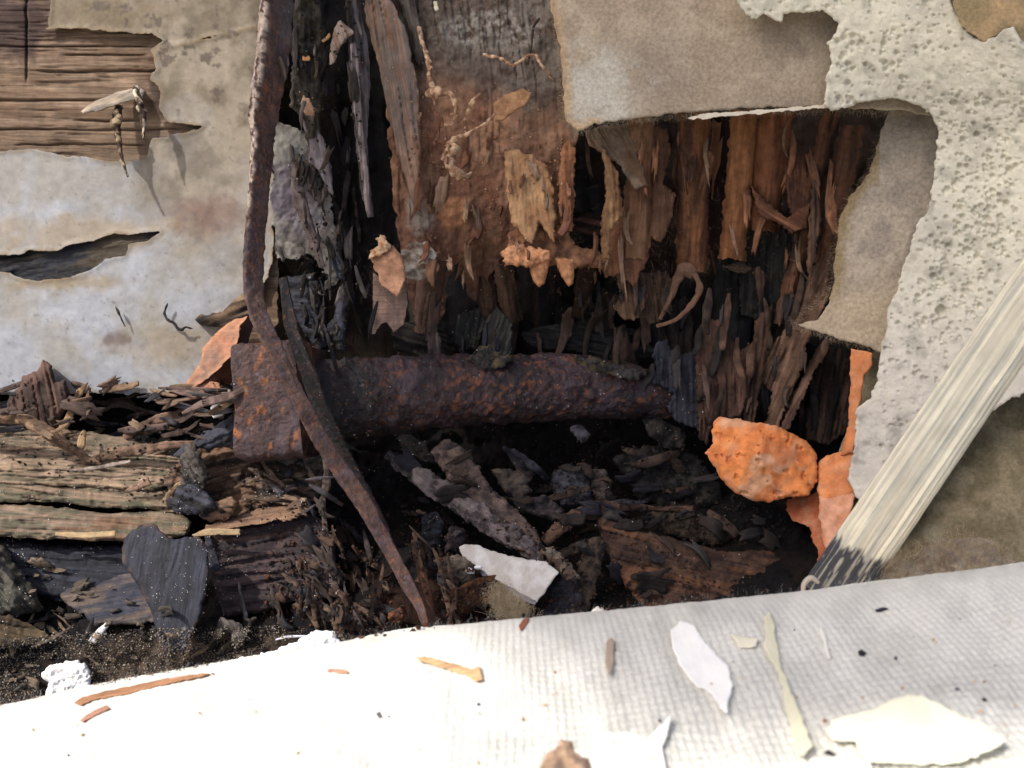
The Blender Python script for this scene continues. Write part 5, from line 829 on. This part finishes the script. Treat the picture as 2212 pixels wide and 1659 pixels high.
def shards(n, poly, col, lr, asp, angs, m, group, label, tilt=.35, name='wood_flake', off=.0015, joined=False):
    acc = []
    poly = np.array(poly, float); k = 0; lo, hi = poly.min(0), poly.max(0)
    while k < n:
        x, y = sg.uniform(lo, hi); X1, Y1 = np.array([x]), np.array([y])
        if sdf(poly, X1, Y1)[0] < 0 or any(sdf(e, X1, Y1)[0] > -14 for e in CLEAN[:8]): continue
        d = min(float(zat(x, y)), .44); l = (lr[0] + (lr[1] - lr[0]) * sg.random() ** 2) * d / FPX / 2; w_ = l * sg.uniform(*asp)
        t = math.radians(sg.uniform(*angs)); u = math.cos(t) * RT - math.sin(t) * UPV; v = math.sin(t) * RT + math.cos(t) * UPV
        u = u - FW * sg.normal(0, tilt); v = v - FW * sg.normal(0, tilt * 1.4); u /= np.linalg.norm(u); v = v - u * (v @ u); v /= np.linalg.norm(v); nn = np.cross(u, v); nn = nn * (-1 if nn @ FW > 0 else 1)
        N = 18; th = np.sort(np.arange(N) / N * 6.283 + sg.uniform(-.14, .14, N)); ex = 7.0; cu, cv_ = np.cos(th), np.sin(th); r = (np.abs(cu) ** ex + np.abs(cv_) ** ex) ** (-1 / ex)
        r = r * (1 + sg.normal(0, .10, N)) * (1 + .30 * np.clip(sg.normal(0, 1, N), -1.6, 1.2) * (np.abs(cu) > .6)); c = P(x, y, d - off - abs(sg.normal(0, .0008)))
        bend = sg.normal(0, .25) * l; tp = 1 - sg.uniform(0, .6) * (cu * .5 + .5); rings = []
        for f_, hgt in ((1.0, 0), (.82, .10 * w_), (.4, .15 * w_)):
            rings.append(c + (cu * r * l * f_)[:, None] * u + (cv_ * r * w_ * f_ * tp)[:, None] * v + (hgt * (1 + sg.normal(0, .5, N)) + bend * (cu * r * f_) ** 2)[:, None] * nn)
        th_ = sg.uniform(.0004, .0014); rings.append(rings[0] - nn * th_); vv = np.concatenate(rings + [[c + nn * .16 * w_], [c - nn * th_]])
        i_ = np.arange(N); j_ = (i_ + 1) % N; fs = [np.stack([i_ + a * N, j_ + a * N, j_ + b_ * N, i_ + b_ * N], 1) for a, b_ in ((0, 1), (1, 2), (3, 0))]; q4 = np.concatenate(fs)
        t3 = np.r_[np.stack([i_ + 2 * N, j_ + 2 * N, np.full(N, 4 * N)], 1), np.stack([j_ + 3 * N, i_ + 3 * N, np.full(N, 4 * N + 1)], 1)]
        cc = np.array(col[sg.integers(len(col))]) * sg.uniform(.65, 1.25); cl = cc * (1 + sg.normal(0, .16, (len(vv), 1))); U = (vv - c) @ u * 55 + k; V = (vv - c) @ v * 55
        if joined: acc.append((vv, q4, t3, cl, np.c_[U, V])); k += 1; continue
        o = link(name, vv, np.r_[q4.ravel(), t3.ravel()], np.r_[np.arange(len(q4)) * 4, len(q4) * 4 + np.arange(len(t3)) * 3], cl, np.c_[U, V], M[m], smooth=bool(sg.random() < .5)); tag(o, label, 'flake', group); k += 1
    if joined:
        nv = len(acc[0][0]); Q = np.concatenate([a[1] + i * nv for i, a in enumerate(acc)]); T = np.concatenate([a[2] + i * nv for i, a in enumerate(acc)])
        o = link('flake_litter', np.concatenate([a[0] for a in acc]), np.r_[Q.ravel(), T.ravel()], np.r_[np.arange(len(Q)) * 4, len(Q) * 4 + np.arange(len(T)) * 3], np.concatenate([a[3] for a in acc]), np.concatenate([a[4] for a in acc]), M[m], smooth=False)
        tag(o, label, 'flakes', kind='stuff')
RC = [(.26, .14, .085), (.19, .095, .06), (.32, .21, .135), (.15, .07, .045), (.24, .17, .12)]
shards(46, [(860, 230), (1230, 280), (1230, 560), (1080, 600), (960, 640), (880, 560)], RC, (16, 80), (.2, .5), (70, 110), 'pulp', 'torn flakes on the rotten wood', 'torn brown flake of rotten wood clinging to the reddish rot at upper centre', .25)
shards(34, [(1240, 300), (1830, 280), (1790, 560), (1700, 700), (1260, 640)], [(.17, .085, .05), (.23, .11, .06), (.11, .06, .04), (.20, .13, .085)], (30, 150), (.08, .24), (80, 106), 'pulp', 'torn flakes among the flutes', 'torn brown flake hanging among the flutes under the felt', .3)
shards(34, [(860, 640), (1540, 600), (1780, 640), (1720, 880), (1520, 880), (1380, 760), (900, 750)], [(.06, .04, .03), (.035, .03, .03), (.09, .055, .04), (.03, .03, .035)], (30, 130), (.14, .34), (78, 108), 'dark', 'dark flakes above the bolt', 'dark wood flakes in the shade behind and above the bolt', .35, joined=True)
shards(48, [(840, 960), (1400, 960), (1560, 1040), (1720, 1180), (1600, 1290), (1260, 1320), (1000, 1330), (860, 1100)], [(.026, .020, .018), (.042, .028, .021), (.018, .017, .022), (.034, .030, .029)], (16, 76), (.25, .7), (-40, 60), 'wood', 'flakes in the hollow below the bolt', 'dark flakes of wood lying in the hollow below the bolt', .45, joined=True)
shards(60, [(680, 1080), (940, 1180), (960, 1340), (740, 1370), (560, 1350), (640, 1150)], [(.045, .032, .027), (.06, .034, .024), (.028, .026, .029)], (14, 60), (.2, .6), (20, 110), 'wood', 'flakes round the strap foot', 'small flakes of wood and rust round the strap foot', .45, joined=True)
shards(44, [(-60, 830), (540, 830), (640, 1000), (660, 1120), (430, 1120), (420, 960), (-60, 925)], [(.13, .085, .06), (.08, .055, .045), (.03, .028, .034), (.17, .115, .075)], (16, 76), (.16, .5), (-35, 30), 'wood', 'flakes below the painted board', 'brown wood flake in the litter between painted board and bolt head', .4)
shards(50, [(610, 20), (780, 20), (800, 740), (690, 760), (610, 560)], [(.05, .042, .036), (.08, .06, .048), (.02, .018, .02), (.12, .1, .095)], (16, 80), (.15, .4), (70, 110), 'wood', 'flakes in the gap beside the strap', 'dark ragged flake caught in the gap right of the strap', .35)
shards(40, [(60, 1190), (430, 1330), (560, 1350), (540, 1430), (260, 1480), (-40, 1500), (-40, 1400), (60, 1330)], [(.10, .08, .06), (.06, .05, .045), (.16, .12, .085)], (10, 44), (.3, .7), (-40, 40), 'wood', 'flakes in the grit', 'small wood flakes lying in the grit at lower left', .4, joined=True)
crumbs('grit', [(-100, 1390), (260, 1360), (620, 1350), (760, 1370), (700, 1420), (300, 1500), (-100, 1560)], 11000, (.05, .42), [(.2, .155, .11), (.26, .22, .16), (.11, .09, .075), (.34, .31, .25), (.15, .14, .14), (.18, .14, .10)], M['grit'], 'fine grey brown grit along the cloth edge at lower left', zmax=.36)
crumbs('dust', [(-100, 920), (430, 960), (700, 1110), (740, 1300), (500, 1400), (-100, 1420)], 2600, (.04, .30), [(.6, .58, .55), (.4, .36, .3)], M['grit'], 'white dust specks on the timbers at lower left', zmax=.4, clump=50)
crumbs('dust', [(600, 0), (1230, 0), (1230, 760), (600, 760)], 1100, (.06, .35), [(.5, .45, .38), (.42, .27, .16)], M['grit'], 'pale specks on the splinters and panel at upper centre', zmax=.42, clump=60)
crumbs('dust', [(500, 740), (1500, 760), (1700, 1300), (740, 1380), (500, 1000)], 1500, (.06, .40), [(.5, .48, .46), (.3, .14, .06), (.2, .18, .2)], M['grit'], 'pale specks on the bolt and the litter below it', clump=50)
crumbs('litter', [(600, 1100), (1280, 1130), (1700, 1290), (1200, 1350), (740, 1390), (560, 1340)], 2200, (.2, 1.0), [(.05, .035, .03), (.1, .06, .04), (.035, .035, .04), (.13, .05, .025)], M['soil'], 'dark crumbs of rotten wood and rust strewn over the cavity floor', zmax=.42)
crumbs('litter', [(-100, 820), (560, 830), (640, 1120), (420, 1130), (-100, 960)], 600, (.2, .9), [(.05, .035, .03), (.1, .065, .045), (.035, .035, .04)], M['soil'], 'dark crumbs of rotten wood at the foot of the painted board', zmax=.42)
crumbs('litter', [(1150, 950), (1600, 960), (1720, 1160), (1500, 1180), (1150, 1060)], 900, (.2, 1.1), [(.04, .032, .028), (.07, .05, .04), (.03, .03, .035)], M['soil'], 'black crumbs in the hollow under the bolt', zmax=.5)
crumbs('litter', [(-50, 1560), (2212, 1300), (2212, 1659), (-50, 1659)], 130, (.15, .6), [(.4, .2, .1), (.5, .35, .2), (.05, .05, .06), (.6, .4, .25)], M['grit'], 'scattered brown and tan crumbs on the canvas cloth', zmax=.3, clean=False)
crumbs('litter', [(880, 180), (1230, 250), (1230, 600), (900, 560)], 350, (.2, .8), [(.4, .22, .12), (.3, .15, .08), (.5, .33, .2)], M['pulp'], 'orange brown crumbs clinging to the rotten panel', zmax=.42, clump=40)
crumbs('litter', [(630, 0), (780, 0), (790, 760), (640, 760)], 700, (.2, 1.0), [(.05, .04, .035), (.09, .075, .05), (.03, .028, .03)], M['soil'], 'dark crumbs clinging between the strap and the hollow', zmax=.45)

# ------------------------------------------------------------------ unseen board, added and shaped to keep sun off the right side and hollow

def cf(x, y, z): return CAM + x * RT + y * UPV - z * FW + (-.50 * RT + .66 * UPV - .56 * FW) * 2.2
q = [cf(-.128, .143, 0), cf(-.20, .20, 0), cf(-.335, .32, 0), cf(-.405, .50, 0), cf(-.52, .85, 0), cf(.50, .85, 0), cf(.50, .143, 0)]
dn = np.cross(q[1] - q[0], q[3] - q[0]); dn = dn / np.linalg.norm(dn) * .02
nq = len(q); vs = np.array(q + [p + dn for p in q]); fs = [list(range(nq)), list(range(2 * nq - 1, nq - 1, -1))] + [[i, (i + 1) % nq, (i + 1) % nq + nq, i + nq] for i in range(nq)]
ev_ = link('shade_board', vs, np.array([v for f in fs for v in f]), np.r_[0, np.cumsum([len(f) for f in fs])[:-1]], np.tile(C(.45, .40, .32), (2 * nq, 1)), vs[:, :2] * 10, M['wood'], smooth=False)
tag(ev_, 'added unseen board above and behind the viewer, shaped to cast shade on the right', 'shade board')

g = np.array([(-9, -9, -.55), (9, -9, -.55), (9, .1, -.55), (-9, .1, -.55)], float)
te = link('bounce_ground', g, np.arange(4), np.array([0]), np.tile(C(.50, .42, .31), (4, 1)), g[:, :2], M['grit'], smooth=False); tag(te, kind='structure')  # unseen ground added to bounce warm light into the shaded parts
